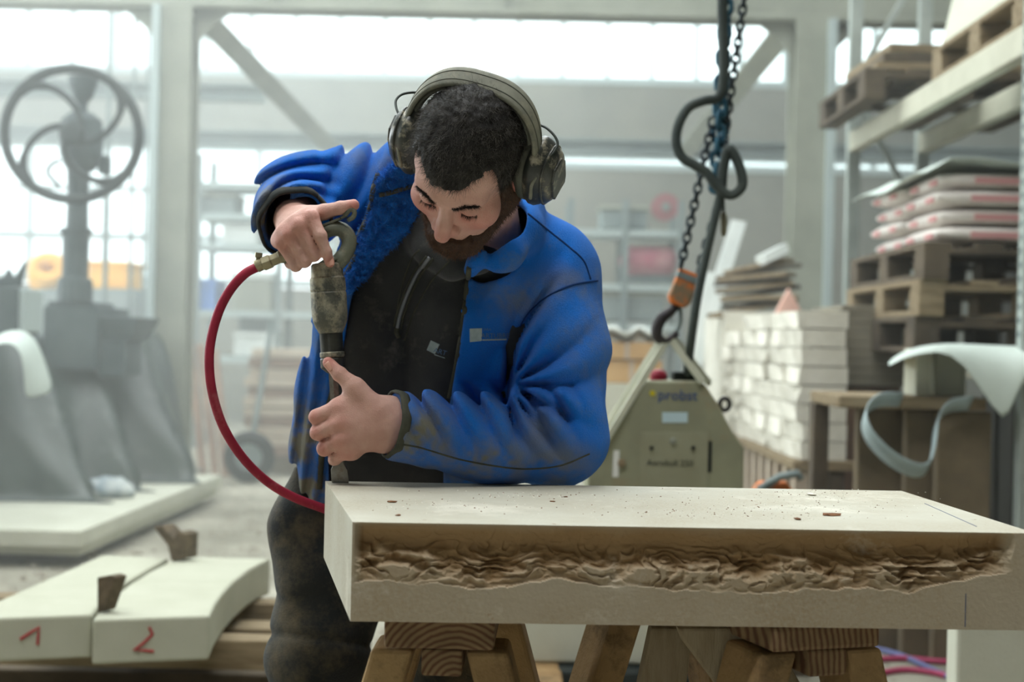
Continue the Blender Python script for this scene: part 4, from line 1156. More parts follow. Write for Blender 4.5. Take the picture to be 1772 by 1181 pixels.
# hook block
M_or = mat('orange_paint', srgb(214, 116, 44), srgb(196, 104, 44), scale=12, rough=0.6, dust=srgb(128, 112, 88), dust_scale=16, dust_lo=0.5, dust_hi=0.62)
hb = thing('hook_block', 'orange chain hoist hook block with dark lifting hook', 'hook', P(1180, 530, DC))
dn = (P(1165, 535, DC) - P(1194, 462, DC)).normalized(); sd = dn.cross(Vector((0, 1, 0))).normalized()
c = P(1184, 500, DC); hw = 0.034; hh = 0.054
MB().prism([c + sd * (a * hw) + dn * (b * hh) for a, b in ((-1, -1), (1, -1), (1.0, 0.7), (0.6, 1), (-0.6, 1), (-1, 0.7))], (0, 0.05, 0)).obj('housing', M_or, hb, bevel=0.006)
MB().prism([c + Vector((0, -0.002, 0)) + sd * (a * hw * 1.03) + dn * (b * hh) for a, b in ((-1, -0.82), (1, -0.82), (1.0, -0.45), (-1, -0.45))], (0, 0.055, 0)).obj('steel_strap', M_steel_d, hb, bevel=0.003)
M_hook = mat('forged_hook', srgb(50, 48, 50), srgb(70, 66, 66), scale=12, rough=0.5, metal=0.4)
hc = [(1172, 528, DC + 0.02), (1162, 538, DC + 0.02), (1146, 550, DC + 0.02), (1137, 568, DC + 0.02), (1138, 584, DC + 0.02), (1150, 590, DC + 0.02), (1164, 584, DC + 0.02), (1172, 576, DC + 0.02)]
MB().tube(curve_pts([P(*q) for q in hc], 30), [0.010 + 0.008 * math.sin(math.pi * min(1, i / 22)) for i in range(30)], 10).obj('hook', M_hook, hb, smooth=True)
MB().tube(curve_pts([P(1176, 530, DC + 0.02), P(1178, 556, DC + 0.02), P(1168, 580, DC + 0.02)], 10), 0.006, 8).obj('safety_latch', M_steel_d, hb, smooth=True)
# clamp: painted housing with sloping shoulders
M_cl = mat('olive_clamp_paint', srgb(150, 150, 124), srgb(134, 134, 112), scale=5, rough=0.6, dust=srgb(150, 130, 100), dust_scale=6, dust_lo=0.55, dust_hi=0.75)
cl = thing('lifting_clamp', 'olive painted stone lifting clamp hanging from the hook', 'clamp', P(1150, 900, DC))
out = [(1120, 660), (1212, 660), (1222, 668), (1248, 708), (1254, 722), (1268, 748), (1288, 776), (1286, 920), (1016, 920), (1018, 784), (1042, 774), (1108, 676)]
body = MB().prism([P(x, y, DC) for x, y in out], (0, 0.24, 0)).obj('housing', M_cl, cl, bevel=0.006)
pts = [(1108, 748), (1226, 748), (1224, 850), (1106, 850)]
MB().prism([P(x, y, DC - 0.004) for x, y in pts], (0, 0.004, 0)).obj('cover_plate', mat('clamp_plate', srgb(156, 156, 132), srgb(142, 140, 116), scale=6, rough=0.6), cl, bevel=0.001)
M_blk = mat('black_print', srgb(28, 34, 30), rough=0.7); M_bluep = mat('blue_print', srgb(44, 74, 130), rough=0.7); M_yp = mat('yellow_print', srgb(196, 180, 40), rough=0.7); M_lb = mat('pale_blue_sticker', srgb(186, 208, 214), rough=0.6); M_wh = mat('white_print', srgb(226, 226, 220), rough=0.7)
xd = (P(1200, 690, DC) - P(1130, 689, DC))
zd = Vector((0, 0, 1))
text_obj('maker_lettering', 'probst', P(1138, 692, DC - 0.0025), (1, 0, 0), zd, 0.044, M_bluep, cl)
pd_ = P(1129, 681, DC - 0.0025)
MB().lathe(pd_, pd_ + Vector((0, 0.002, 0)), [(0, 0.0085), (0.002, 0.0085)], 14).obj('maker_dot', M_yp, cl)
MB().prism([P(x, y, DC - 0.002) for x, y in ((1146, 714), (1190, 714), (1190, 732), (1146, 732))], (0, 0.002, 0)).obj('sticker', M_lb, cl)
text_obj('model_lettering', 'Aerobull 250', P(1119, 806, DC - 0.0065), (1, 0, 0), zd, 0.026, M_blk, cl)
MB().prism([P(x, y, DC - 0.003) for x, y in ((1225, 764), (1232, 764), (1231, 818), (1224, 818))], (0, 0.003, 0)).obj('black_stripe', M_blk, cl)
MB().prism([P(x, y, DC - 0.002) for x, y in ((1062, 780), (1072, 780), (1070, 826), (1060, 826))], (0, 0.002, 0)).obj('white_sticker', M_wh, cl)
for (x, y, r, m_) in ((1165, 764, 0.0095, M_steel), (1128, 776, 0.006, M_blk), (1200, 776, 0.006, M_blk), (1076, 802, 0.012, M_wood)):
    p = P(x, y, DC - 0.012); MB().lathe(p, p + Vector((0, 0.01, 0)), [(0, r * 0.7), (0.003, r), (0.008, r)], 14).obj('bolt', m_, cl)
lp = P(1254, 700, DC + 0.06)
MB().tube([lp + Vector((0.015 * math.cos(t), 0, 0.018 * math.sin(t))) for t in [2 * math.pi * k / 16 for k in range(16)]], 0.007, 8, closed=True).obj('lifting_eye', M_hook, cl, smooth=True)
# bail of four flat bars from the hook to the shoulders
M_bail = mat('pale_bail_bar', srgb(206, 206, 186), srgb(186, 188, 168), scale=6, rough=0.6)
for (xa, ya, xb, yb, D) in ((1156, 586, 1040, 776, DC - 0.02), (1146, 584, 1030, 770, DC + 0.2), (1160, 586, 1216, 662, DC - 0.01), (1168, 588, 1228, 664, DC + 0.2)):
    MB().bar(P(xa, ya, DC + 0.02), P(xb, yb, D), 0.012, 0.020).obj('bail_bar', M_bail, cl, bevel=0.002)
pk = P(1140, 652, DC + 0.1)
MB().lathe(pk - Vector((0, 0, 0.012)), pk + Vector((0, 0, 0.022)), [(0, 0.026), (0.018, 0.026), (0.030, 0.018), (0.034, 0.004)], 16).obj('red_button', mat('red_plastic', srgb(150, 32, 56), rough=0.4), cl)
pk2 = P(1183, 655, DC + 0.1)
MB().box((pk2.x, pk2.y, pk2.z), (0.07, 0.08, 0.04)).obj('cable_gland', M_blk, cl, bevel=0.005)
for px in (1030, 1262):
    a = P(px, 915, DC)
    MB().box2((a.x - 0.02, DC + 0.02, a.z - 0.20), (a.x + 0.02, DC + 0.22, a.z + 0.02)).obj('jaw', M_steel_d, cl, bevel=0.004)
# block gripped by the clamp, on a timber
zb0_ = P(990, 1146, 4.25).z
tag(MB().box2((P(862, 1100, 4.25).x, 4.22, zb0_), (P(1122, 1100, 4.25).x + 0.16, 4.52, P(990, 925, 4.25).z)).obj('gripped_block', M_stone, None, bevel=0.01), 'pale stone block under the lifting clamp, seen beneath the slab', 'stone block')
for px, nm in ((945, 'yellowish timber end under the gripped block beneath the slab'), (1240, 'timber under the gripped block behind the second trestle')):
    a = P(px, 1140, 4.05)
    tag(MB().box2((a.x - 0.05, 4.0, 0), (a.x + 0.05, 4.6, zb0_ - 0.001)).obj('timber', M_beam, None, bevel=0.012), nm, 'timber')
tag(MB().box2((P(962, 1140, 4.15).x, 4.15, 0), (P(1200, 1140, 4.15).x, 4.9, zb0_ - 0.002)).obj('block_shade', M_dark, None, bevel=0.01), 'dark box put in for the shade under the gripped stone block', 'skid')  # dark box added where only shade lies beneath the stone block
# block at the lower right, and cables on the floor
tag(MB().box2((P(1655, 1120, 3.3).x, 3.3, 0), (P(1655, 1120, 3.3).x + 0.6, 3.38, P(1700, 1010, 3.3).z)).obj('pale_block', M_stone, None, bevel=0.01), 'pale grey stone block behind the far end of the slab', 'stone block')
tag(MB().box2((P(1545, 1120, 6).x, 6.0, 0.0), (P(1700, 1120, 6).x, 6.1, 0.1)).obj('dark_sill', M_wood_d, None, bevel=0.01), 'dark timber lying on the floor behind the floor cables', 'timber')
M_pinkc = mat('pink_cable', srgb(176, 70, 104), rough=0.5); M_bluec = mat('blue_cable', srgb(110, 116, 160), rough=0.5)
def fcable(label, pts, m, r=0.011):
    q = [PZ(x, y, r) for x, y in pts]
    tag(MB().tube(curve_pts(q, 40), r, 8).obj('floor_cable', m, None, smooth=True), label, 'cable')
fcable('pink cable curving across the floor, nearer one', [(1500, 1170), (1560, 1160), (1610, 1164), (1660, 1176), (1760, 1196)], M_pinkc)
fcable('pink cable lying farther back on the floor', [(1480, 1146), (1560, 1140), (1640, 1146), (1760, 1140)], M_pinkc)
fcable('bluish cable crossing between the pink floor cables', [(1500, 1120), (1556, 1134), (1606, 1156), (1680, 1190)], M_bluec)
dr = thing('orange_tool', 'orange hand tool with grey lever beyond the slab edge', 'tool', P(1340, 850, 5.0))
MB().prism([P(x, y, 5.0) for x, y in ((1300, 858), (1318, 836), (1362, 834), (1378, 858))], (0, 0.08, 0)).obj('tool_body', M_or, dr, bevel=0.008)
MB().tube([P(1312, 848, 4.98), P(1350, 826, 4.98), P(1380, 820, 4.98), P(1386, 830, 4.98)], 0.014, 8).obj('lever', M_steel_d, dr, smooth=True)
zz = P(1340, 858, 5.0).z
tag(MB().box2((P(1288, 860, 5).x, 4.9, 0), (P(1400, 860, 5).x, 5.2, zz - 0.0005)).obj('tool_stand', M_wood_d, None, bevel=0.01), 'dark wooden stand under the orange hand tool', 'stand')

# ------------------------------------------------------------------ implicit-surface modelling for the person
def A(v):
    return np.array(v, dtype=float)
def PA(px, py, D):
    return A(P(px, py, D))

def hash3(i, j, k):
    h = (i * 374761393 + j * 668265263 + k * 2147483647) & 0xffffffff
    h = ((h ^ (h >> 13)) * 1274126177) & 0xffffffff
    return ((h ^ (h >> 16)) & 0xffff) / 65535.0
def vnoise(p, scale, seed=0):
    """smooth value noise, -1..1"""
    q = p * scale + seed * 17.31
    i = np.floor(q).astype(np.int64); f = q - i
    f = f * f * (3 - 2 * f)
    r = 0
    for a in (0, 1):
        for b in (0, 1):
            for c in (0, 1):
                w = (f[:, 0] if a else 1 - f[:, 0]) * (f[:, 1] if b else 1 - f[:, 1]) * (f[:, 2] if c else 1 - f[:, 2])
                r = r + w * hash3(i[:, 0] + a, i[:, 1] + b, i[:, 2] + c)
    return r * 2 - 1

def cone(a, b, r0, r1=None):
    """capsule with changing radius"""
    a, b = A(a), A(b); r1 = r0 if r1 is None else r1
    ab = b - a; L2 = max(1e-9, ab @ ab)
    def f(p):
        t = np.clip(((p - a) @ ab) / L2, 0, 1)
        d = p - a - t[:, None] * ab
        return np.sqrt((d * d).sum(1)) - (r0 + (r1 - r0) * t)
    return f
def ball(c, r):
    c = A(c)
    return lambda p: np.sqrt(((p - c) ** 2).sum(1)) - r
def ell(c, r, ax=None):
    """ellipsoid; ax rows are its axes"""
    c, r = A(c), A(r); M = np.eye(3) if ax is None else np.array([A(a) for a in ax])
    def f(p):
        q = (p - c) @ M.T
        k0 = np.sqrt(((q / r) ** 2).sum(1)); k1 = np.sqrt(((q / (r * r)) ** 2).sum(1))
        return np.where(k1 > 1e-9, k0 * (k0 - 1) / np.maximum(k1, 1e-9), -r.min())
    return f
def chainc(pts, rs):
    return [cone(pts[i], pts[i + 1], rs[i], rs[i + 1]) for i in range(len(pts) - 1)]
def smin(a, b, k):
    if k <= 0: return np.minimum(a, b)
    h = np.clip(0.5 + 0.5 * (b - a) / k, 0, 1)
    return b + (a - b) * h - k * h * (1 - h)
def smax(a, b, k):
    return -smin(-a, -b, k)

class Shape:
    def __init__(s):
        s.u = []          # (fn, k)
        s.post = []       # functions (p, d) -> d
    def add(s, fns, k=0.01):
        for f in (fns if isinstance(fns, list) else [fns]): s.u.append((f, k))
        return s
    def sub(s, fn, k=0.005):
        s.post.append(lambda p, d: smax(d, -fn(p), k)); return s
    def cut(s, fn, k=0.003):
        s.post.append(lambda p, d: smax(d, fn(p), k)); return s
    def disp(s, fn):
        s.post.append(lambda p, d: d + fn(p)); return s
    def base(s, p, sel=None):
        d = None
        for i, (f, k) in enumerate(s.u):
            if sel is not None and not sel[i]: continue
            v = f(p)
            d = v if d is None else smin(d, v, k)
        return d
    def __call__(s, p, sel=None):
        d = s.base(p, sel)
        if d is None: d = np.full(len(p), 1.0)
        for g in s.post: d = g(p, d)
        return d

def px_of(p):
    """pixel coordinates of world points"""
    a = p[:, 0] / p[:, 1]; b = (p[:, 2] - CAMZ) / p[:, 1]
    return 886 + FPX * (a * CR + b * SR), 590.5 - FPX * (b * CR - a * SR)

def poly_sd(poly):
    """signed distance (in pixels) to a polygon"""
    V = np.array(poly, float)
    def f(x, y):
        d = np.full(len(x), 1e18); s = np.ones(len(x))
        n = len(V); j = n - 1
        for i in range(n):
            e = V[j] - V[i]; wx, wy = x - V[i, 0], y - V[i, 1]
            t = np.clip((wx * e[0] + wy * e[1]) / (e @ e), 0, 1)
            bx, by = wx - e[0] * t, wy - e[1] * t
            d = np.minimum(d, bx * bx + by * by)
            c1 = y >= V[i, 1]; c2 = y < V[j, 1]; c3 = e[0] * wy > e[1] * wx
            fl = (c1 & c2 & c3) | (~c1 & ~c2 & ~c3)
            s = np.where(fl, -s, s)
            j = i
        return s * np.sqrt(d)
    return f

def skin_mesh(name, shape, lo, hi, h, n=14, margin=0.012):
    """block-sparse surface nets"""
    lo, hi = A(lo), A(hi)
    nb = np.maximum(1, np.ceil((hi - lo) / (h * n)).astype(int))
    N = nb * n + 2
    ib = np.stack(np.meshgrid(*[np.arange(q) for q in nb], indexing='ij'), -1).reshape(-1, 3)
    ctr = lo + (ib + 0.5) * n * h
    R = n * h * 0.5 * math.sqrt(3) + margin
    D = np.stack([f(ctr) for f, k in shape.u], 1)
    dmin = D.min(1)
    dd = shape(ctr)
    keep = (np.abs(dd) < R * 1.35) | ((np.abs(dmin) < R * 1.2))
    g = np.arange(n + 1)
    gx, gy, gz = np.meshgrid(g, g, g, indexing='ij')
    G = np.stack([gx, gy, gz], -1).reshape(-1, 3)
    kmax = max(k for f, k in shape.u)
    cell_id, cell_v, quads = [], [], []
    def lin(c):
        return (c[:, 0] * (N[1] + 2) + c[:, 1]) * (N[2] + 2) + c[:, 2]
    corners = [(a, b, c) for a in (0, 1) for b in (0, 1) for c in (0, 1)]
    edges = [((0, 0, 0), (1, 0, 0)), ((0, 1, 0), (1, 1, 0)), ((0, 0, 1), (1, 0, 1)), ((0, 1, 1), (1, 1, 1)),
             ((0, 0, 0), (0, 1, 0)), ((1, 0, 0), (1, 1, 0)), ((0, 0, 1), (0, 1, 1)), ((1, 0, 1), (1, 1, 1)),
             ((0, 0, 0), (0, 0, 1)), ((1, 0, 0), (1, 0, 1)), ((0, 1, 0), (0, 1, 1)), ((1, 1, 0), (1, 1, 1))]
    for bi in np.nonzero(keep)[0]:
        sel = D[bi] < dmin[bi] + 2 * R + kmax
        org = ib[bi] * n
        p = lo + (org + G) * h
        v = shape(p, sel).reshape(n + 1, n + 1, n + 1)
        if v.min() > 0 or v.max() < 0: continue
        ins = v < 0
        cnt = sum(ins[a:n + a, b:n + b, c:n + c].astype(np.int8) for a, b, c in corners)
        act = (cnt > 0) & (cnt < 8)
        ci = np.argwhere(act)
        if not len(ci): continue
        acc = np.zeros((len(ci), 3)); num = np.zeros(len(ci))
        for e0, e1 in edges:
            i0, i1 = ci + e0, ci + e1
            v0 = v[i0[:, 0], i0[:, 1], i0[:, 2]]; v1 = v[i1[:, 0], i1[:, 1], i1[:, 2]]
            m = (v0 < 0) != (v1 < 0)
            t = np.where(m, v0 / np.where(m, v0 - v1, 1), 0)
            acc += np.where(m[:, None], np.array(e0) + (np.array(e1) - np.array(e0)) * t[:, None], 0)
            num += m
        cell_v.append(lo + (org + ci + acc / num[:, None]) * h)
        cell_id.append(lin(ci + org))
        for ax in range(3):
            sl0 = [slice(0, n)] * 3; sl1 = [slice(0, n)] * 3; sl1[ax] = slice(1, n + 1)
            a, b = ins[tuple(sl0)], ins[tuple(sl1)]
            ch = np.argwhere(a != b)
            if not len(ch): continue
            fl = a[ch[:, 0], ch[:, 1], ch[:, 2]]
            gpos = ch + org
            o1, o2 = (ax + 1) % 3, (ax + 2) % 3
            e1 = np.zeros(3, int); e1[o1] = 1; e2 = np.zeros(3, int); e2[o2] = 1
            q = np.stack([lin(gpos - e1 - e2), lin(gpos - e2), lin(gpos), lin(gpos - e1)], 1)
            q[~fl] = q[~fl][:, ::-1]
            quads.append(q)
    ids = np.concatenate(cell_id); V = np.concatenate(cell_v); Q = np.concatenate(quads)
    od = np.argsort(ids); ids = ids[od]; V = V[od]
    pos = np.searchsorted(ids, Q); pos = np.minimum(pos, len(ids) - 1)
    good = (ids[pos] == Q).all(1)
    Q = pos[good]
    me = bpy.data.meshes.new(name)
    me.vertices.add(len(V)); me.vertices.foreach_set('co', V.ravel())
    me.loops.add(len(Q) * 4); me.loops.foreach_set('vertex_index', Q.ravel().astype(np.int32))
    me.polygons.add(len(Q)); me.polygons.foreach_set('loop_start', np.arange(0, len(Q) * 4, 4, dtype=np.int32))
    me.update(calc_edges=True); me.validate()
    me.polygons.foreach_set('use_smooth', np.ones(len(me.polygons), bool))
    return me, V, Q

def vattr(me, name, vals):
    a = me.attributes.new(name, 'FLOAT', 'POINT'); a.data.foreach_set('value', np.asarray(vals, dtype=np.float32))

def bvh_of(V, Q):
    return BVHTree.FromPolygons([tuple(v) for v in V], [tuple(q) for q in Q])
def drop(bvhs, px, py, lift=0.0):
    """first hit of the sight line with the given surfaces"""
    o, d = ray(px, py)
    best = None
    for b in (bvhs if isinstance(bvhs, (list, tuple)) else [bvhs]):
        loc, n, i, dist = b.ray_cast(o, d)
        if loc is not None and (best is None or dist < best[2]): best = (loc, n, dist)
    if best is None: return None
    n = best[1] if best[1].dot(d) < 0 else -best[1]
    return best[0] + n * lift
def seam(name, bvhs, ctrl, r, m, parent, n=60, lift=0.0):
    pts2 = curve_pts([Vector((x, y, 0)) for x, y in ctrl], n)
    pts = []
    for q in pts2:
        h = drop(bvhs, q.x, q.y, lift)
        if h is None: continue
        if pts and (h - pts[-1]).length > 0.08: continue
        pts.append(h)
    if len(pts) < 3: return None
    return MB().tube(pts, r, 6).obj(name, m, parent, smooth=True)

def strands(name, V, Q, mask_fn, count, length, rad, dir_fn, m, parent, seed=1, curl=0.3, segs=3):
    """short hairs rooted on a surface, one mesh"""
    rg = np.random.default_rng(seed)
    tri = V[Q]                                      # n,4,3
    c = tri.mean(1)
    nrm = np.cross(tri[:, 2] - tri[:, 0], tri[:, 3] - tri[:, 1]); ar = np.linalg.norm(nrm, axis=1); nrm = nrm / np.maximum(ar, 1e-12)[:, None]
    w = mask_fn(c) * ar
    w = w / w.sum()
    idx = rg.choice(len(c), count, p=w)
    a, b = rg.random(count), rg.random(count)
    root = tri[idx, 0] * ((1 - a) * (1 - b))[:, None] + tri[idx, 1] * (a * (1 - b))[:, None] + tri[idx, 2] * (a * b)[:, None] + tri[idx, 3] * ((1 - a) * b)[:, None]
    n = nrm[idx]
    d = dir_fn(root, n) + rg.normal(0, curl, (count, 3))
    d /= np.linalg.norm(d, axis=1)[:, None]
    L = length * rg.uniform(0.6, 1.25, count)
    bend = rg.normal(0, 0.5, (count, 3))
    vs, fs = [], []
    side = np.cross(d, rg.normal(0, 1, (count, 3))); side /= np.linalg.norm(side, axis=1)[:, None]
    sd2 = np.cross(d, side)
    rings = []
    for s in range(segs + 1):
        t = s / segs
        cen = root - n * 0.001 + d * (L * t)[:, None] + bend * (L * t * t * 0.45)[:, None]
        r = rad * (1 - 0.8 * t)
        rings.append([cen + (side * math.cos(q) + sd2 * math.sin(q)) * r for q in (0, 2.09, 4.19)])
    Vv = np.stack([np.stack(r, 1) for r in rings], 1).reshape(-1, 3)       # count, segs+1, 3, xyz
    base = np.arange(count) * (segs + 1) * 3
    F = []
    for s in range(segs):
        for k in range(3):
            l = (k + 1) % 3
            F.append(np.stack([base + s * 3 + k, base + s * 3 + l, base + s * 3 + 3 + l, base + s * 3 + 3 + k], 1))
    F = np.concatenate(F)
    me = bpy.data.meshes.new(name)
    me.vertices.add(len(Vv)); me.vertices.foreach_set('co', Vv.ravel())
    me.loops.add(len(F) * 4); me.loops.foreach_set('vertex_index', F.ravel().astype(np.int32))
    me.polygons.add(len(F)); me.polygons.foreach_set('loop_start', np.arange(0, len(F) * 4, 4, dtype=np.int32))
    me.update(calc_edges=True)
    me.polygons.foreach_set('use_smooth', np.ones(len(F), bool))
    return link(name, me, m, parent)

# ------------------------------------------------------------------ the stone worker
# head frame: X towards image right, F where the face looks, U up through the crown
Hs = 1.08
HF = A((-0.33, -0.42, -0.845)); HF /= np.linalg.norm(HF)
HX = A((0.90, -0.164, -0.27)); HX -= HF * (HX @ HF); HX /= np.linalg.norm(HX)
HU = np.cross(HF, HX)
HO = PA(812, 285, 2.27)
def h(x, y, z):
    return HO + (HX * x + HF * y + HU * z) * Hs
HAX = (HX, HF, HU)
def hell(c, r):
    return ell(h(*c), A(r) * Hs, HAX)
def hl(p):
    """world -> head coordinates"""
    q = (p - HO) / Hs
    return q @ HX, q @ HF, q @ HU

body = Shape()
# skull and face
body.add(hell((0, -0.012, 0.045), (0.074, 0.088, 0.080)), 0.02)
body.add(hell((0, 0.040, 0.050), (0.062, 0.050, 0.050)), 0.02)
body.add(hell((0, 0.036, -0.022), (0.060, 0.058, 0.080)), 0.02)
for s in (-1, 1):
    body.add(cone(h(s * 0.052, 0.004, -0.040), h(s * 0.020, 0.072, -0.092), 0.026 * Hs, 0.022 * Hs), 0.02)
    body.add(ball(h(s * 0.043, 0.060, -0.014), 0.025 * Hs), 0.02)
body.add(ball(h(0, 0.080, -0.094), 0.021 * Hs), 0.02)
body.add(ball(h(0, 0.084, -0.060), 0.024 * Hs), 0.02)
for s in (-1, 1):
    body.add(cone(h(s * 0.014, 0.086, 0.031), h(s * 0.046, 0.070, 0.034), 0.0105 * Hs, 0.009 * Hs), 0.014)
nose = [cone(h(0, 0.085, 0.022), h(0, 0.102, -0.010), 0.0095 * Hs, 0.0108 * Hs), cone(h(0, 0.102, -0.010), h(0.0, 0.112, -0.026), 0.0108 * Hs, 0.0125 * Hs)]
for s in (-1, 1):
    nose.append(ball(h(s * 0.0142, 0.099, -0.029), 0.0084 * Hs))
neck0 = h(0, -0.025, -0.04)
NB = PA(846, 436, 2.53)
trunk = [cone(neck0, NB, 0.056, 0.062)]
SRc, ELr, WRr = PA(690, 332, 2.58), PA(518, 345, 2.57), PA(508, 380, 2.405)
SLc, ELl, WRl = PA(945, 482, 2.56), PA(966, 754, 2.45), PA(676, 734, 2.318)
CH, BL, PEL = PA(800, 560, 2.60), PA(735, 730, 2.62), PA(690, 880, 2.68)
trunk += [cone(NB, CH, 0.07, 0.10), cone(CH, BL, 0.11, 0.10), cone(BL, PEL, 0.10, 0.10), cone(SRc, SLc, 0.05, 0.05),
          cone(SRc, ELr, 0.05, 0.04), cone(ELr, WRr, 0.04, 0.027), cone(SLc, ELl, 0.05, 0.042), cone(ELl, WRl, 0.042, 0.028)]
HIPr, KNr = PA(600, 905, 2.68), PA(553, 1120, 2.60)
HIPl, KNl = PA(770, 905, 2.70), PA(790, 1120, 2.62)
ANr, ANl = A((KNr[0] - 0.01, 2.72, 0.09)), A((KNl[0] + 0.03, 2.74, 0.09))
trunk += [cone(PEL, HIPr, 0.09, 0.075), cone(HIPr, KNr, 0.075, 0.055), cone(KNr, ANr, 0.05, 0.036), cone(PEL, HIPl, 0.09, 0.075), cone(HIPl, KNl, 0.075, 0.055), cone(KNl, ANl, 0.05, 0.036)]
body.add(trunk, 0.025)
body.add(nose, 0.007)
for s in (-1, 1):                                    # ears under the cups
    body.add(hell((s * 0.074, -0.006, -0.008), (0.010, 0.019, 0.031)), 0.006)
for s in (-1, 1):                                    # eye sockets, then lowered lids
    f = hell((s * 0.031, 0.098, 0.010), (0.017, 0.014, 0.0125))
    body.sub(f, 0.012)
lids = [hell((s * 0.031, 0.0775, 0.0115), (0.0145, 0.0125, 0.0110)) for s in (-1, 1)]
body.post.append(lambda p, d: smin(smin(d, lids[0](p), 0.003), lids[1](p), 0.003))
# crease of the closed lids
for s in (-1, 1):
    body.sub(cone(h(s * 0.020, 0.0905, 0.0035), h(s * 0.043, 0.085, 0.0045), 0.0016), 0.002)
for s in (-1, 1):                                    # nostrils
    body.sub(ball(h(s * 0.0075, 0.107, -0.0395), 0.0045 * Hs), 0.003)

# hands (pixel, pixel, depth, radius)
def finger(pts, k=0.004):
    for i in range(len(pts) - 1):
        a, b = pts[i], pts[i + 1]
        body.add(cone(PA(*a[:3]), PA(*b[:3]), a[3], b[3]), k if i == 0 else 0.003)
    for q in pts[1:-1]:
        body.add(ball(PA(*q[:3]), q[3] * 1.06), 0.003)
grooves = []
def groove(a, b, r=0.0022):
    grooves.append(cone(PA(*a), PA(*b), r * 0.5, r))
rw_mcp = [(539, 377, 2.302, 0.0118), (518, 391, 2.297, 0.0120), (500, 406, 2.300, 0.0114), (487, 421, 2.310, 0.0104)]
for m_ in rw_mcp:
    body.add(cone(WRr, PA(*m_[:3]), 0.026, m_[3] + 0.0005), 0.014)
for a, b in zip(rw_mcp[:-1], rw_mcp[1:]):
    body.add(cone(PA(a[0] - 6, a[1] - 4, a[2] + 0.012), PA(b[0] - 6, b[1] - 4, b[2] + 0.012), 0.012), 0.012)
for m_ in rw_mcp:
    body.add(ball(PA(m_[0], m_[1], m_[2] - 0.002), m_[3] * 0.92), 0.006)
finger([rw_mcp[0], (554, 408, 2.292, 0.0104), (564, 436, 2.297, 0.0090), (571, 455, 2.304, 0.0080)], 0.004)
finger([rw_mcp[1], (543, 441, 2.302, 0.0108), (533, 441, 2.345, 0.0098), (521, 426, 2.360, 0.0090)], 0.003)
finger([rw_mcp[2], (527, 452, 2.305, 0.0104), (517, 449, 2.345, 0.0092), (507, 435, 2.360, 0.0085)], 0.003)
finger([rw_mcp[3], (512, 460, 2.314, 0.0094), (502, 456, 2.346, 0.0083), (494, 444, 2.356, 0.0075)], 0.003)
groove((534, 395, 2.287), (552, 440, 2.291), 0.0032); groove((516, 408, 2.286), (538, 450, 2.293), 0.0030); groove((501, 421, 2.290), (522, 460, 2.298), 0.0028)
finger([(526, 376, 2.355, 0.019), (561, 367, 2.333, 0.0126), (589, 360, 2.326, 0.0106), (612, 355, 2.326, 0.0096)], 0.010)
lw_mcp = [(582, 707, 2.293, 0.0132), (585, 733, 2.287, 0.0134), (590, 760, 2.289, 0.0128), (599, 782, 2.297, 0.0115)]
for m_ in lw_mcp:
    body.add(cone(WRl, PA(*m_[:3]), 0.031, m_[3] + 0.0005), 0.016)
for a, b in zip(lw_mcp[:-1], lw_mcp[1:]):
    body.add(cone(PA(a[0] + 10, a[1], a[2] + 0.008), PA(b[0] + 10, b[1], b[2] + 0.008), 0.0145), 0.012)
for m_ in lw_mcp[:3]:
    body.add(ball(PA(m_[0], m_[1], m_[2] - 0.002), m_[3] * 0.92), 0.006)
finger([lw_mcp[0], (548, 722, 2.300, 0.0122), (550, 725, 2.345, 0.0108), (573, 723, 2.364, 0.0095)], 0.003)
finger([lw_mcp[1], (550, 749, 2.300, 0.0122), (552, 751, 2.346, 0.0108), (575, 749, 2.366, 0.0095)], 0.003)
finger([lw_mcp[2], (561, 777, 2.304, 0.0116), (562, 778, 2.346, 0.0103), (582, 773, 2.364, 0.0090)], 0.003)
finger([lw_mcp[3], (580, 795, 2.313, 0.0096), (578, 796, 2.346, 0.0088), (592, 790, 2.360, 0.0080)], 0.003)
groove((578, 724, 2.275), (540, 738, 2.286), 0.0030); groove((580, 750, 2.272), (548, 765, 2.287), 0.0030); groove((588, 776, 2.276), (564, 790, 2.292), 0.0026)
finger([(650, 712, 2.302, 0.024), (613, 670, 2.297, 0.0145), (588, 648, 2.300, 0.0116), (568, 628, 2.305, 0.0096)], 0.012)
body.add(cone(PA(616, 676, 2.300), PA(596, 706, 2.300), 0.012, 0.013), 0.018)
body.add(cone(PA(672, 714, 2.320), PA(668, 758, 2.320), 0.024, 0.023), 0.022)
for g_ in grooves:
    body.sub(g_, 0.004)
body.disp(lambda p: 0.0005 * vnoise(p, 160, 3))
pts_all = np.array([HO, WRr, WRl, ANr, ANl, ELl, ELr])
me_b, Vb, Qb = skin_mesh('person', body, (-0.55, 2.0, 0.02), (0.35, 2.9, 1.75), 0.0032)
print('body', len(Vb))
def glow(p, spots):
    r = np.zeros(len(p))
    for c, rad, w in spots:
        d = np.sqrt(((p - c) ** 2).sum(1)) / rad
        r = np.maximum(r, w * np.exp(-d * d))
    return r
flush = [(h(0, 0.112, -0.028), 0.024, 0.5), (h(-0.045, 0.07, -0.02), 0.03, 0.6), (h(0.045, 0.07, -0.02), 0.03, 0.6), (h(-0.075, 0, -0.01), 0.03, 0.8), (h(0.075, 0, -0.01), 0.03, 0.8),
         (h(-0.031, 0.09, 0.0), 0.014, 0.7), (h(0.031, 0.09, 0.0), 0.014, 0.7)]
for m_ in rw_mcp + lw_mcp: flush.append((PA(*m_[:3]), 0.017, 0.55))
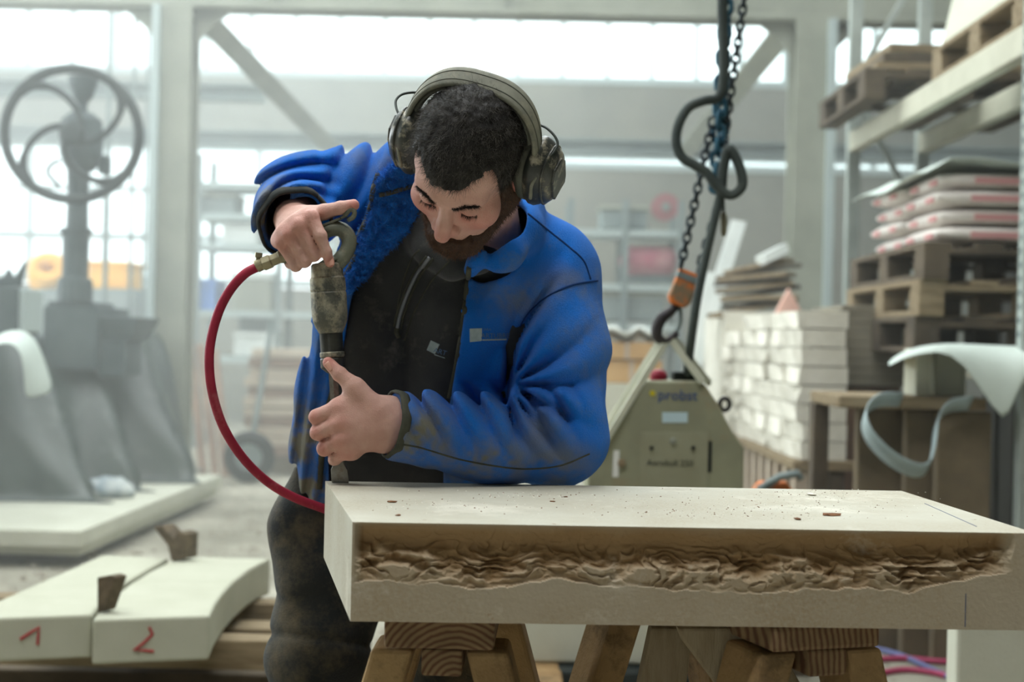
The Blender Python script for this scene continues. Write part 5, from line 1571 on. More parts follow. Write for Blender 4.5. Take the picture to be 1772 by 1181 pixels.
for q in ((571, 458, 2.30), (613, 354, 2.318), (566, 626, 2.297), (545, 722, 2.295), (547, 749, 2.295), (558, 776, 2.298)): flush.append((PA(*q), 0.014, 0.6))
vattr(me_b, 'flush', glow(Vb, flush))
M_skin = mat('skin', srgb(216, 174, 160), srgb(202, 156, 142), scale=22, rough=0.55, bump=0.25, bscale=420, sss=0.12, spec=0.35, attr=('flush', srgb(196, 104, 92)), dust=srgb(206, 186, 170), dust_scale=26, dust_lo=0.60, dust_hi=0.85)
person = link('person', me_b, M_skin)
tag(person, 'bearded worker in blue fleece jacket bending over the slab with a pneumatic chisel', 'person')
bv_body = bvh_of(Vb, Qb)

# ------------------------------------------------------------------ clothing
tor = A(P(830, 420, 2.55)) - A(P(690, 850, 2.65)); tor /= np.linalg.norm(tor)
tx = np.cross(tor, A((0, 1, 0))); tx /= np.linalg.norm(tx)
ty = np.cross(tor, tx)
TAX = (tx, ty, tor)
def torso_prims(g):
    return [ell(CH, (0.165 + g, 0.118 + g, 0.21 + g), TAX), ell(BL, (0.158 + g, 0.118 + g, 0.20 + g), TAX), cone(SRc + A((0.06, 0, -0.03)), SLc + A((-0.02, 0, 0)), 0.070 + g, 0.075 + g),
            cone(NB + A((0.0, 0.01, 0.02)), NB + A((-0.02, 0.02, -0.10)), 0.070 + g * 0.5, 0.10 + g), ell(PEL, (0.155 + g, 0.120 + g, 0.13), TAX)]
# dark sweater
sw_ = Shape().add(torso_prims(-0.004), 0.05)
sw_.add(cone(PA(700, 340, 2.54), PA(760, 420, 2.47), 0.05, 0.05), 0.03)
sw_.add(chainc([PA(672, 450, 2.55), PA(640, 560, 2.56), PA(622, 700, 2.58), PA(620, 800, 2.60)], [0.055, 0.058, 0.060, 0.060]), 0.05)
col_pts = [PA(738, 402, 2.46), PA(748, 436, 2.44), PA(786, 456, 2.425), PA(832, 448, 2.43), PA(868, 412, 2.48)]
sw_.add(chainc(col_pts, [0.018, 0.020, 0.020, 0.022, 0.026]), 0.03)
def sw_disp(p):
    x, y = px_of(p)
    a = 0.004 * np.sin((x * 0.9 + y * 0.25) * 0.05 + 2 * vnoise(p, 7, 2)) + 0.003 * vnoise(p, 14, 5)
    cr = np.exp(-((x - (700 + (y - 540) * 0.02)) / 9) ** 2) * ((y > 560) & (y < 690)) * 0.004
    return a + cr
sw_.disp(sw_disp)
me_s, Vs, Qs = skin_mesh('sweater', sw_, (-0.40, 2.2, 0.70), (0.30, 2.85, 1.45), 0.0055)
M_sw = mat('charcoal_sweater', srgb(56, 58, 60), srgb(70, 71, 70), scale=10, rough=0.95, sheen=0.25, bump=0.25, bscale=500, dust=srgb(130, 126, 116), dust_scale=9, dust_lo=0.56, dust_hi=0.84, spec=0.1)
sweater = link('sweater', me_s, M_sw, person)
bv_s = bvh_of(Vs, Qs)

# blue fleece jacket: a hollow shell, open in front and at the cuffs
jk = Shape().add(torso_prims(0.022), 0.05)
jk.add(chainc([SRc, PA(600, 338, 2.585), ELr], [0.094, 0.084, 0.079]), 0.04)
WRr2 = PA(503, 388, 2.405)
jk.add(cone(ELr, WRr2, 0.079, 0.068), 0.03)
jk.add(chainc([SLc, PA(966, 610, 2.51), ELl + A((-0.004, 0, 0.0))], [0.100, 0.086, 0.084]), 0.045)
WRl2 = PA(668, 734, 2.312)
jk.add(chainc([ELl, PA(850, 765, 2.395), WRl2], [0.084, 0.070, 0.056]), 0.025)
# open front panel hanging at the left, collar at the right
jk.add(chainc([PA(628, 452, 2.52), PA(586, 560, 2.53), PA(553, 680, 2.55), PA(545, 770, 2.56), PA(556, 850, 2.57)], [0.050, 0.040, 0.036, 0.038, 0.030]), 0.04)
jk.add(chainc([PA(905, 352, 2.50), PA(900, 396, 2.44), PA(872, 436, 2.39), PA(838, 452, 2.37), PA(822, 470, 2.385)], [0.034, 0.034, 0.030, 0.022, 0.018]), 0.03)
jk.add(chainc([PA(905, 340, 2.54), PA(850, 300, 2.64), PA(760, 290, 2.62), PA(712, 300, 2.54)], [0.03, 0.03, 0.03, 0.026]), 0.03)

def seg_param(p, a, b):
    a, b = A(a), A(b); ab = b - a; L = np.linalg.norm(ab); d = ab / L
    t = (p - a) @ d
    q = p - a - t[:, None] * d
    u = np.cross(d, A((0, 1, 0))); u /= np.linalg.norm(u); w = np.cross(d, u)
    return t / L, np.arctan2(q @ w, q @ u), np.sqrt((q * q).sum(1))
def ridge(x):
    s = np.sin(x); return ((s * s + 0.022) / 1.022) ** 0.45
def win(t, a, b, s):
    return np.clip((t - a) / s, 0, 1) * np.clip((b - t) / s, 0, 1)
fold_list = [  # crease strokes in the photograph: polyline, half width px, depth, depth range
]
def jk_disp(p):
    x, y = px_of(p); D = p[:, 1]
    n1 = vnoise(p, 9, 1); n2 = vnoise(p, 22, 4)
    d = np.zeros(len(p))
    # left forearm: slanting folds along the upper side
    tf = (x - 690) / 300
    m = win(tf, 0.02, 1.08, 0.12) * (y > 640) * np.clip((y - 655) / 25, 0, 1)
    ph = (x - (y - 690) * 0.62) / 14.5 + 0.9 * n1
    top = np.clip(1 - (y - 700) / 110, 0.10, 1)
    d += m * top * (0.026 * (1 - ridge(ph)) - 0.008)
    # left elbow and upper arm: folds fanning from the inner elbow
    r = np.sqrt((x - 880) ** 2 + (y - 668) ** 2); th = np.arctan2(y - 668, x - 880)
    m2 = np.clip((x - 872) / 25, 0, 1) * np.clip((y - 520) / 60, 0, 1) * np.clip((800 - y) / 50, 0, 1) * np.clip(1 - (r - 60) / 140, 0, 1) * np.clip((r - 14) / 26, 0, 1)
    d += m2 * 0.026 * (1 - ridge(th * 6.2 + 0.8 * n1 + 0.4)) 
    # drag folds from shoulder to armpit
    m3 = np.clip((x - 800) / 40, 0, 1) * np.clip((y - 400) / 40, 0, 1) * np.clip((660 - y) / 60, 0, 1) * np.clip((1000 - x) / 60, 0, 1)
    ph3 = ((x - 880) * 0.80 + (y - 560) * 0.52) / 27.0 + 0.7 * n1
    d += m3 * 0.018 * (1 - ridge(ph3))
    # deep crease between chest and arm
    cx = 884 - (y - 600) * 0.10 + np.clip(600 - y, 0, 200) * 0.55
    d += 0.022 * np.exp(-((x - cx) / 9.0) ** 2) * np.clip((y - 470) / 60, 0, 1) * np.clip((700 - y) / 30, 0, 1) * (D < 2.60)
    # raised arm: rings round the sleeve
    t, an, rr_ = seg_param(p, ELr, WRr2)
    m4 = (x < 590) * (y < 470) * np.clip((600 - x) / 50, 0, 1)
    rr2 = np.sqrt(((x - 545) / 1.05) ** 2 + ((y - 410) / 1.1) ** 2)
    d += m4 * 0.015 * (1 - ridge(rr2 / 8.2 + 0.9 * n1 + 1.2)) * np.clip((rr2 - 58) / 12, 0, 1)
    # raised arm: drapes hanging from the shoulder
    m5 = win((x - 545) / 150, 0.0, 1.05, 0.2) * (y < 430)
    ph5 = ((x - 620) + (y - 320) * 0.42) / 15.0 + 1.0 * n1
    d += m5 * 0.020 * (1 - ridge(ph5))
    # hanging panel
    m6 = (y > 560) * (x < 600)
    d += m6 * 0.004 * np.sin(x * 0.25 + y * 0.03)
    d = d * 1.3
    d += 0.0028 * n1 + 0.0012 * n2
    return d
jk.disp(jk_disp)
inner = 0.017
jk.post.append(lambda p, d: smax(d, -(d + inner), 0.003))
opening = poly_sd([(716, 318), (724, 360), (742, 425), (790, 462), (812, 462), (806, 520), (800, 570), (790, 630), (778, 700), (768, 760), (766, 900), (572, 900), (568, 780), (576, 700), (592, 620), (604, 540), (612, 500), (650, 455), (690, 400), (706, 350)])
def open_cut(p):
    x, y = px_of(p)
    d = -opening(x, y) * p[:, 1] / FPX
    return np.where((p[:, 1] < 2.60) & (p[:, 1] > 2.43), d, -0.2)
jk.post.append(lambda p, d: smax(d, open_cut(p), 0.004))
def plane_cut(c, nrm):
    c, nrm = A(c), A(nrm) / np.linalg.norm(A(nrm))
    return lambda p: (p - c) @ nrm
nR = WRr2 - ELr; nR /= np.linalg.norm(nR); nR = nR + A((0.25, 0, -0.1)); nR /= np.linalg.norm(nR)
cutR = plane_cut(PA(509, 387, 2.418), nR)
jk.post.append(lambda p, d: np.where((p[:, 0] < P(600, 0, 2.45).x) & (p[:, 1] < 2.52) & (p[:, 2] > 1.20), smax(d, cutR(p), 0.004), d))
cutL = plane_cut(PA(679, 734, 2.315), WRl2 - PA(840, 760, 2.385))
jk.post.append(lambda p, d: np.where((p[:, 1] < 2.42) & (p[:, 2] < 1.12) & (p[:, 0] < 0.0) & (p[:, 0] > -0.30), smax(d, cutL(p), 0.003), d))
zhem = PA(560, 872, 2.55)[2]
jk.cut(lambda p: zhem - p[:, 2], 0.004)
# neck hole
jk.sub(cone(NB + A((0.0, -0.01, -0.02)), h(0, -0.02, 0.0), 0.068, 0.085), 0.006)
# sleeve rests on the slab, not in it
jk.cut(lambda p: np.where((p[:, 2] < SLZ + 0.05), np.maximum(-(SLZ - TH) + p[:, 2] - 9, np.minimum(SLZ + 0.0012 - p[:, 2], 0.003 - ((p - A(B0)) @ A(vS)))), -0.05), 0.002)
me_j, Vj, Qj = skin_mesh('jacket', jk, (-0.55, 2.1, 0.72), (0.36, 2.9, 1.52), 0.0042, margin=0.02)
print('jacket', len(Vj))
M_jk = mat('blue_fleece', srgb(26, 122, 224), srgb(18, 104, 200), scale=6, fine=0.25, fine_scale=520, rough=0.95, sheen=0.12, bump=0.5, bscale=420, spec=0.1, dust=srgb(118, 128, 124), dust_scale=7, dust_lo=0.52, dust_hi=0.86, attr=('dusty', srgb(130, 124, 96)))
xj, yj = px_of(Vj)
nzj = np.clip(0.5 + 0.9 * vnoise(Vj, 34, 8) + 0.5 * vnoise(Vj, 120, 9), 0, 1)
dz = np.zeros(len(Vj))
def blob(cx, cy, sx, sy, w):
    return w * np.exp(-((xj - cx) / sx) ** 2 - ((yj - cy) / sy) ** 2)
for b_ in ((730, 760, 60, 60, 0.8), (840, 800, 90, 40, 0.7), (960, 800, 70, 40, 0.5), (700, 700, 25, 40, 0.5), (930, 760, 40, 60, 0.4), (470, 390, 45, 45, 0.85), (460, 330, 40, 40, 0.5), (530, 760, 40, 90, 0.8), (540, 840, 40, 50, 0.9),
           (1010, 600, 40, 70, 0.3), (900, 520, 60, 40, 0.35), (980, 490, 50, 30, 0.35), (660, 280, 40, 30, 0.3), (620, 270, 30, 30, 0.25)):
    dz = np.maximum(dz, blob(*b_))
vattr(me_j, 'dusty', np.clip(dz * (0.35 + 1.15 * nzj), 0, 0.92))
jacket = link('jacket', me_j, M_jk, person)
sm_ = jacket.modifiers.new('smooth', 'SMOOTH'); sm_.factor = 0.5; sm_.iterations = 2
bv_j = bvh_of(Vj, Qj)

# fleece lining of the turned-back lapel
lap = poly_sd([(654, 304), (676, 288), (700, 284), (720, 296), (727, 340), (722, 378), (700, 402), (664, 440), (632, 478), (606, 508), (598, 500), (598, 474), (616, 446), (622, 410), (634, 384), (644, 352), (648, 326)])
def lap_sdf(p):
    x, y = px_of(p); D = p[:, 1]
    D0 = 2.452 + (x - 660) * 0.0001 + (y - 400) * 0.0002 - np.clip(330 - y, 0, 60) * 0.0006
    a = lap(x, y) * D / FPX
    b = np.abs(D - D0) - 0.020
    o = np.sqrt(np.maximum(a + 0.012, 0) ** 2 + np.maximum(b + 0.012, 0) ** 2) + np.minimum(np.maximum(a + 0.012, b + 0.012), 0) - 0.012
    return o + 0.0055 * vnoise(p, 150, 1) + 0.0030 * vnoise(p, 75, 3)
lin = Shape().add(lap_sdf, 0.001)
me_l, Vl, Ql = skin_mesh('fleece_lining', lin, (-0.35, 2.35, 1.10), (-0.10, 2.56, 1.48), 0.0028, margin=0.02)
M_lin = mat('blue_pile_lining', srgb(44, 130, 224), srgb(24, 100, 196), scale=40, rough=0.95, sheen=0.15, bump=0.5, bscale=260, spec=0.1)
lining = link('fleece_lining', me_l, M_lin, jacket)
pile = strands('fleece_pile', Vl, Ql, lambda c: (c[:, 1] < 2.46) * 1.0, 9000, 0.0075, 0.0007, lambda r, n: n * 0.9, M_lin, lining, 21, 0.6, 2)
pile['kind'] = 'stuff'
bv_l = bvh_of(Vl, Ql)

# trousers and boots
tr = Shape()
tr.add([ell(PEL + A((0, 0, -0.03)), (0.175, 0.135, 0.13), TAX), cone(PEL, HIPr, 0.13, 0.108), cone(HIPr, KNr, 0.110, 0.094), cone(KNr, ANr, 0.092, 0.082), cone(PEL, HIPl, 0.13, 0.105), cone(HIPl, KNl, 0.105, 0.086), cone(KNl, ANl, 0.086, 0.080)], 0.03)
tr.add(ell(PA(520, 1145, 2.57), (0.055, 0.05, 0.05)), 0.03)
tr.add(chainc([PA(526, 815, 2.60), PA(522, 905, 2.60), PA(534, 1010, 2.58)], [0.022, 0.044, 0.050]), 0.06)
def tr_disp(p):
    x, y = px_of(p)
    n1 = vnoise(p, 8, 11)
    return 0.007 * (1 - ridge((y - (x - 560) * 0.6) / 42.0 + 1.4 * n1)) * np.clip((y - 880) / 60, 0, 1) + 0.004 * vnoise(p, 17, 6) + 0.006 * np.exp(-((y - 1098 - (x - 480) * 0.12) / 7) ** 2)
tr.disp(tr_disp)
tr.cut(lambda p: 0.10 - p[:, 2], 0.004)
tr.cut(lambda p: p[:, 2] - PA(600, 800, 2.6)[2], 0.02)
me_t, Vt, Qt = skin_mesh('trousers', tr, (-0.50, 2.40, 0.06), (0.20, 2.95, 1.05), 0.006)
M_tr = mat('dark_work_trousers', srgb(38, 42, 44), srgb(52, 54, 52), scale=6, rough=0.95, bump=0.35, bscale=300, spec=0.1, dust=srgb(116, 104, 80), dust_scale=5.5, dust_lo=0.46, dust_hi=0.74, sheen=0.15)
trousers = link('trousers', me_t, M_tr, person)
for an in (ANr, ANl):
    bt = Shape().add([cone(an + A((0, 0.0, 0.06)), an + A((0, 0, -0.02)), 0.055, 0.055), cone(an + A((0, 0.02, -0.045)), an + A((-0.01, -0.16, -0.048)), 0.044, 0.040)], 0.03)
    bt.cut(lambda p: 0.001 - p[:, 2], 0.002)
    me_, V_, Q_ = skin_mesh('boot', bt, an + A((-0.1, -0.26, -0.1)), an + A((0.1, 0.1, 0.16)), 0.007)
    link('boot', me_, mat('dusty_boot_leather', srgb(70, 58, 46), srgb(100, 90, 76), scale=12, rough=0.8), person)

# seams, zips, trims
M_trim = mat('dark_olive_trim', srgb(64, 66, 58), srgb(84, 84, 72), scale=30, rough=0.9)
M_seam = mat('jacket_seam', srgb(14, 52, 104), rough=0.95)
M_zip = mat('grey_zip', srgb(132, 136, 140), rough=0.5, metal=0.4)
seam('zip_edge', [bv_j, bv_s], [(812, 463), (806, 520), (799, 575), (789, 635), (777, 690)], 0.0048, M_trim, jacket)
seam('collar_binding', [bv_j], [(906, 362), (902, 398), (888, 424), (866, 440), (846, 448), (830, 456), (818, 458)], 0.0052, M_trim, jacket)
seam('yoke_seam', [bv_j], [(792, 552), (820, 546), (850, 543), (888, 544)], 0.0016, M_trim, jacket)
seam('shoulder_seam', [bv_j], [(914, 370), (950, 400), (985, 428), (1010, 452), (1022, 484)], 0.0018, M_seam, jacket)
seam('sleeve_seam', [bv_j], [(1034, 486), (990, 494), (950, 512), (915, 540), (896, 572)], 0.0018, M_seam, jacket)
seam('sleeve_seam', [bv_j], [(688, 768), (730, 776), (790, 794), (850, 806), (910, 812), (970, 806), (1020, 786)], 0.0016, M_trim, jacket)
seam('lapel_binding', [bv_l, bv_j], [(654, 302), (646, 328), (642, 356), (632, 386), (620, 412), (614, 446), (598, 478)], 0.0050, M_trim, lining)
seam('lapel_binding', [bv_l], [(656, 338), (676, 334), (698, 327), (724, 318)], 0.0046, M_trim, lining)
seam('panel_binding', [bv_j], [(592, 610), (578, 660), (566, 710), (558, 770), (552, 846)], 0.0060, M_trim, jacket)
# cuffs
def ring(c, nrm, r, rt, name, m, parent, squash=1.0):
    c, nrm = Vector(c), Vector(nrm).normalized()
    u = nrm.cross(Vector((0, 1, 0.2))).normalized(); w = nrm.cross(u)
    return MB().tube([c + (u * math.cos(t) + w * math.sin(t) * squash) * r for t in [2 * math.pi * k / 36 for k in range(36)]], rt, 8, closed=True).obj(name, m, parent, smooth=True)
def cuff(name, c, axis, r, w, m, parent):
    c, ax = Vector(c), Vector(axis).normalized()
    u = ax.cross(Vector((0, 1, 0.2))).normalized(); v = ax.cross(u)
    rows = []
    for s in (-0.5, -0.2, 0.2, 0.5):
        rr_ = r * (1.0 if abs(s) < 0.3 else 0.965)
        rows.append([c + ax * (s * w) + (u * math.cos(t) + v * math.sin(t)) * (rr_ + 0.0015 * math.sin(t * 7)) for t in [2 * math.pi * k / 40 for k in range(41)]])
    return MB().sheet(rows).obj(name, m, parent, smooth=True, solid=0.004)
cuff('cuff', PA(682, 734, 2.3155), WRl2 - PA(840, 760, 2.385), 0.0545, 0.015, M_trim, jacket)
cuff('cuff', PA(510, 386, 2.414), nR, 0.0625, 0.028, mat('black_cuff_knit', srgb(38, 42, 42), srgb(58, 58, 54), scale=30, rough=0.95), jacket)
# sweater zip and breast logos
zp = [(744, 446), (734, 458), (720, 478), (704, 512), (692, 546), (687, 568)]
seam('zip_tape', [bv_s], [(x - 5, y - 2) for x, y in zp], 0.0028, M_trim, sweater)
seam('zip_tape', [bv_s], [(x + 6, y + 2) for x, y in zp], 0.0028, M_trim, sweater)
seam('zip_teeth', [bv_s], zp, 0.0040, M_zip, sweater, lift=0.001)
seam('zip_guard', [bv_s], [(690, 566), (686, 574), (690, 584)], 0.0050, M_trim, sweater)
seam('placket_seam', [bv_s], [(726, 432), (714, 446), (700, 480), (690, 520), (684, 560)], 0.0014, M_trim, sweater)
seam('placket_seam', [bv_s], [(778, 452), (752, 480), (730, 515), (712, 552), (700, 590)], 0.0014, M_trim, sweater)
M_logo = mat('pale_logo_print', srgb(176, 190, 190), srgb(150, 166, 168), scale=60, rough=0.9); M_logo2 = mat('grey_blue_print', srgb(96, 124, 158), rough=0.9)
def decal(name, bvhs, poly_px, m, parent, lift=0.0012, n=10):
    """quad in the photograph laid onto the cloth"""
    (x0, y0), (x1, y1), (x2, y2), (x3, y3) = poly_px
    rows = []
    for i in range(n):
        u = i / (n - 1); row = []
        for j in range(n):
            v = j / (n - 1)
            x = (x0 * (1 - u) + x1 * u) * (1 - v) + (x3 * (1 - u) + x2 * u) * v
            y = (y0 * (1 - u) + y1 * u) * (1 - v) + (y3 * (1 - u) + y2 * u) * v
            q = drop(bvhs, x, y, lift)
            if q is None: return None
            row.append(q)
        rows.append(row)
    return MB().sheet(rows).obj(name, m, parent, smooth=True)
def decal_text(name, s, bvhs, px, py, hpx, m, parent, rot=0.0, lift=0.0013, sx=1.0):
    vs_, fs_ = text_mesh(s, hpx * 1.35)
    c, sn = math.cos(rot), math.sin(rot)
    out = []
    for v in vs_:
        x, y = px + (v.x * sx * c + v.y * sn), py + (v.x * sx * sn - v.y * c)
        q = drop(bvhs, x, y, lift)
        if q is None: return None
        out.append(tuple(q))
    me = bpy.data.meshes.new(name); me.from_pydata(out, [], fs_)
    return link(name, me, m, parent)
decal('logo_square', [bv_j], [(813, 569), (834, 568), (833, 590), (813, 592)], M_logo, jacket)
decal_text('logo_small_lettering', 'JARA', [bv_j], 836, 572, 4.5, M_logo2, jacket)
decal_text('logo_lettering', 'ARTUBRES', [bv_j], 832, 585, 9, M_logo2, jacket, sx=0.95)
decal('logo_underline', [bv_j], [(834, 587), (876, 586), (876, 588.5), (834, 589.5)], M_logo, jacket)
decal('logo_square', [bv_s], [(746, 589), (761, 596), (753, 613), (739, 606)], M_logo, sweater)
decal_text('logo_lettering', 'ART', [bv_s], 750, 609, 9, M_logo2, sweater, rot=0.3)
decal('logo_underline', [bv_s], [(752, 613), (770, 619), (770, 620.5), (752, 614.5)], M_logo, sweater)

# ------------------------------------------------------------------ hair and beard
def hair_mask(p):
    x, y, z = hl(p)
    front = 0.074 + 0.010 * np.abs(x) / 0.05 - 0.055 * np.clip(np.abs(x) - 0.045, 0, 0.03) / 0.03
    lineh = np.where(y > 0.02, front - (0.10 - y) * 0.35, -0.03)
    side = (np.abs(x) > 0.052) & (y < 0.042) & (y > 0.0) & (z > -0.03)
    return ((z > lineh) | side) * 1.0
def hair_sdf(p):
    d = smin(smin(ell(h(0, -0.012, 0.045), A((0.074, 0.088, 0.080)) * Hs + 0.007, HAX)(p), ell(h(0, 0.040, 0.050), A((0.062, 0.050, 0.050)) * Hs + 0.0045, HAX)(p), 0.02), ell(h(0, 0.036, -0.022), A((0.060, 0.058, 0.080)) * Hs + 0.002, HAX)(p), 0.02)
    x, y, z = hl(p)
    ax_ = np.abs(x)
    hl_front = 0.068 + 0.022 * np.clip((ax_ - 0.022) / 0.022, 0, 1) - 0.085 * np.clip((ax_ - 0.056) / 0.014, 0, 1)
    edge = np.where(y > 0.01, hl_front - (0.095 - y) * 0.30 - z, -0.045 - z)
    edge = edge + 0.004 * vnoise(p, 130, 2)
    edge = np.where((y > 0.045) & (ax_ > 0.054), np.maximum(edge, (y - 0.045)), edge)
    return smax(d, edge * 0.8, 0.004) + 0.0022 * vnoise(p, 110, 7) + 0.0014 * vnoise(p, 260, 3)
hr = Shape().add(hair_sdf, 0.001)
me_h, Vh, Qh = skin_mesh('hair', hr, HO - 0.19, HO + 0.19, 0.0030, margin=0.02)
M_hair = mat('black_hair', srgb(26, 24, 23), srgb(38, 34, 31), scale=60, rough=0.6, spec=0.4)
M_hair2 = mat('dusted_hair', srgb(32, 30, 28), srgb(112, 108, 100), scale=46, rough=0.6, spec=0.4)
hair = link('hair', me_h, M_hair, person)
def hair_dir(r, n):
    x, y, z = hl(r)
    return n * 0.55 + HF * 0.75 + HU * 0.05 + HX * (0.25 * np.sin(x * 60 + y * 40))[:, None]
hs = strands('hair_strands', Vh, Qh, lambda c: (np.linalg.norm(c - HO, axis=1) > 0.05) * 1.0, 16000, 0.013, 0.00030, hair_dir, M_hair2, hair, 3, 0.40)
hs['kind'] = 'stuff'
# beard: cheeks, moustache and chin
def beard_sdf(p):
    d = body.base(p) if False else None
    parts_ = [ell(h(0, 0.036, -0.022), A((0.060, 0.058, 0.080)) * Hs + 0.0035, HAX)(p)]
    for s in (-1, 1):
        parts_.append(cone(h(s * 0.052, 0.004, -0.040), h(s * 0.020, 0.072, -0.092), 0.026 * Hs + 0.0030, 0.022 * Hs + 0.0035)(p))
        parts_.append(cone(h(s * 0.004, 0.103, -0.050), h(s * 0.026, 0.092, -0.066), 0.008, 0.008)(p))
        parts_.append(cone(h(s * 0.057, 0.020, 0.005), h(s * 0.055, 0.012, -0.040), 0.014, 0.024)(p))
    parts_.append(ball(h(0, 0.080, -0.094), 0.021 * Hs + 0.0045)(p)); parts_.append(ball(h(0, 0.084, -0.060), 0.024 * Hs + 0.003)(p))
    d = parts_[0]
    for q in parts_[1:]: d = smin(d, q, 0.016)
    x, y, z = hl(p); ax_ = np.abs(x)
    # upper limit of the beard: low on the cheek, rising to the ear, moustache under the nose
    lim = np.where(ax_ < 0.026, -0.044 - 0.010 * (ax_ / 0.026) ** 2, -0.054 - 0.006 * np.clip((ax_ - 0.026) / 0.015, 0, 1))
    lim = np.where(y < 0.068, lim + np.clip((0.068 - y) / 0.05, 0, 1.0) ** 1.1 * 0.085, lim)
    edge = z - lim + 0.004 * vnoise(p, 160, 4) + 0.003 * vnoise(p, 60, 6)
    back = -0.004 - y
    d = smax(d, edge * 0.8, 0.004)
    return smax(d, back, 0.004) + 0.0018 * vnoise(p, 150, 2)
bd = Shape().add(beard_sdf, 0.001)
me_bd, Vbd, Qbd = skin_mesh('beard', bd, HO - 0.19, HO + 0.19, 0.0030, margin=0.02)
M_beard = mat('brown_beard', srgb(58, 42, 33), srgb(78, 56, 43), scale=40, rough=0.7, spec=0.3)
M_beard2 = mat('brown_beard_hair', srgb(74, 54, 42), srgb(116, 86, 66), scale=50, rough=0.7, spec=0.3)
beard = link('beard', me_bd, M_beard, person)
bs2 = strands('beard_strands', Vbd, Qbd, lambda c: np.ones(len(c)), 9000, 0.0075, 0.00032, lambda r, n: n * 0.6 + HF * 0.15 - HU * 0.7, M_beard2, beard, 5, 0.35)
bs2['kind'] = 'stuff'
# eyebrows and lashes: hairs rooted on the face surface
def face_patch(lo_px, hi_px):
    c = Vb[Qb].mean(1); x, y = px_of(c)
    m = (x > lo_px[0]) & (x < hi_px[0]) & (y > lo_px[1]) & (y < hi_px[1]) & (c[:, 1] < 2.35)
    return m
def near_curve(pts, w):
    pts = np.array(pts)
    def f(c):
        d = np.full(len(c), 9.0)
        for a, b in zip(pts[:-1], pts[1:]):
            ab = b - a; t = np.clip(((c - a) @ ab) / (ab @ ab), 0, 1)
            d = np.minimum(d, np.linalg.norm(c - a - t[:, None] * ab, axis=1))
        return (d < w) * 1.0
    return f
def face_at(x, z):
    """front surface of the face at local x, z"""
    o = Vector(h(x, 0.2, z)); loc, n, i, dd = bv_body.ray_cast(o, Vector(-HF))
    return A(loc) if loc is not None else A(o)
for s in (-1, 1):
    br = [face_at(s * 0.013, 0.0285), face_at(s * 0.028, 0.0340), face_at(s * 0.044, 0.0300)]
    strands('eyebrow', Vb, Qb, near_curve(br, 0.0038), 650, 0.0065, 0.00030, lambda r, n, s=s: n * 0.35 + HX * s * 0.8 - HU * 0.1, M_hair, person, 7, 0.25)
    la = [face_at(s * 0.020, 0.0030), face_at(s * 0.031, 0.0015), face_at(s * 0.043, 0.0035)]
    strands('eyelashes', Vb, Qb, near_curve(la, 0.0016), 140, 0.0070, 0.00025, lambda r, n: n * 0.7 + HF * 0.3 - HU * 0.6, M_hair, person, 9, 0.15)
# fingernails
M_nail = mat('fingernail', srgb(214, 160, 140), rough=0.35, spec=0.5)
def nail(c, nrm, up, lx, ly):
    c, nrm, up = Vector(c), Vector(nrm).normalized(), Vector(up).normalized()
    sd_ = nrm.cross(up).normalized(); up = sd_.cross(nrm)
    rows = []
    for i in range(7):
        u = i / 3 - 1; row = []
        for j in range(7):
            v = j / 3 - 1
            k = math.sqrt(max(0, 1 - 0.45 * v * v)) if v > 0 else 1
            row.append(c + sd_ * (u * lx * k) + up * (v * ly) - nrm * (0.0022 * u * u))
        rows.append(row)
    return MB().sheet(rows).obj('fingernail', M_nail, person, smooth=True, solid=0.0008)
q = drop([bv_body], 571, 453); nail(q + Vector((0, -0.0004, 0)), (-0.1, -1, 0.35), (0.35, 0, -1), 0.0062, 0.0075)
q = drop([bv_body], 570, 634); nail(q + Vector((0.001, -0.0004, 0.001)), (0.25, -1, 0.35), (-0.7, 0, 0.8), 0.0065, 0.008)

# ------------------------------------------------------------------ ear defenders
M_muff = mat('dusty_black_plastic', srgb(44, 48, 46), srgb(70, 72, 66), scale=18, rough=0.3, spec=0.5, dust=srgb(176, 168, 146), dust_scale=34, dust_lo=0.50, dust_hi=0.64)
M_band = mat('dusty_grey_headband', srgb(152, 152, 136), srgb(112, 114, 104), scale=14, rough=0.6, dust=srgb(170, 164, 142), dust_scale=12, dust_lo=0.5, dust_hi=0.75)
M_cush = mat('ear_cushion', srgb(76, 80, 72), srgb(104, 104, 92), scale=14, rough=0.7)
muff = thing('ear_defenders', 'dusty grey ear defenders with padded headband worn by the worker', 'ear defenders', Vector(h(0, 0, 0)))
def hv(x, y, z): return Vector(h(x, y, z))
nB = 40
rows = []
for i in range(nB + 1):
    t = math.pi * i / nB
    cx, cz = math.cos(t), math.sin(t)
    x0 = 0.101 * math.copysign(abs(cx) ** 0.75, cx); z0 = 0.028 + 0.090 * (cz ** 0.8)
    y0 = -0.008 - 0.058 * cz
    nrm = Vector((HX * cx + HU * cz))
    wd = 0.0135 + 0.004 * cz
    row = []
    for k in range(14):
        a = 2 * math.pi * k / 14
        ca, sa = math.cos(a), math.sin(a)
        row.append(hv(x0, y0 + wd * math.copysign(abs(ca) ** 0.5, ca), z0) + nrm * (0.0048 * math.copysign(abs(sa) ** 0.6, sa)))
    rows.append(row + [row[0]])
band = MB().sheet(rows).obj('headband', M_band, muff, smooth=True)
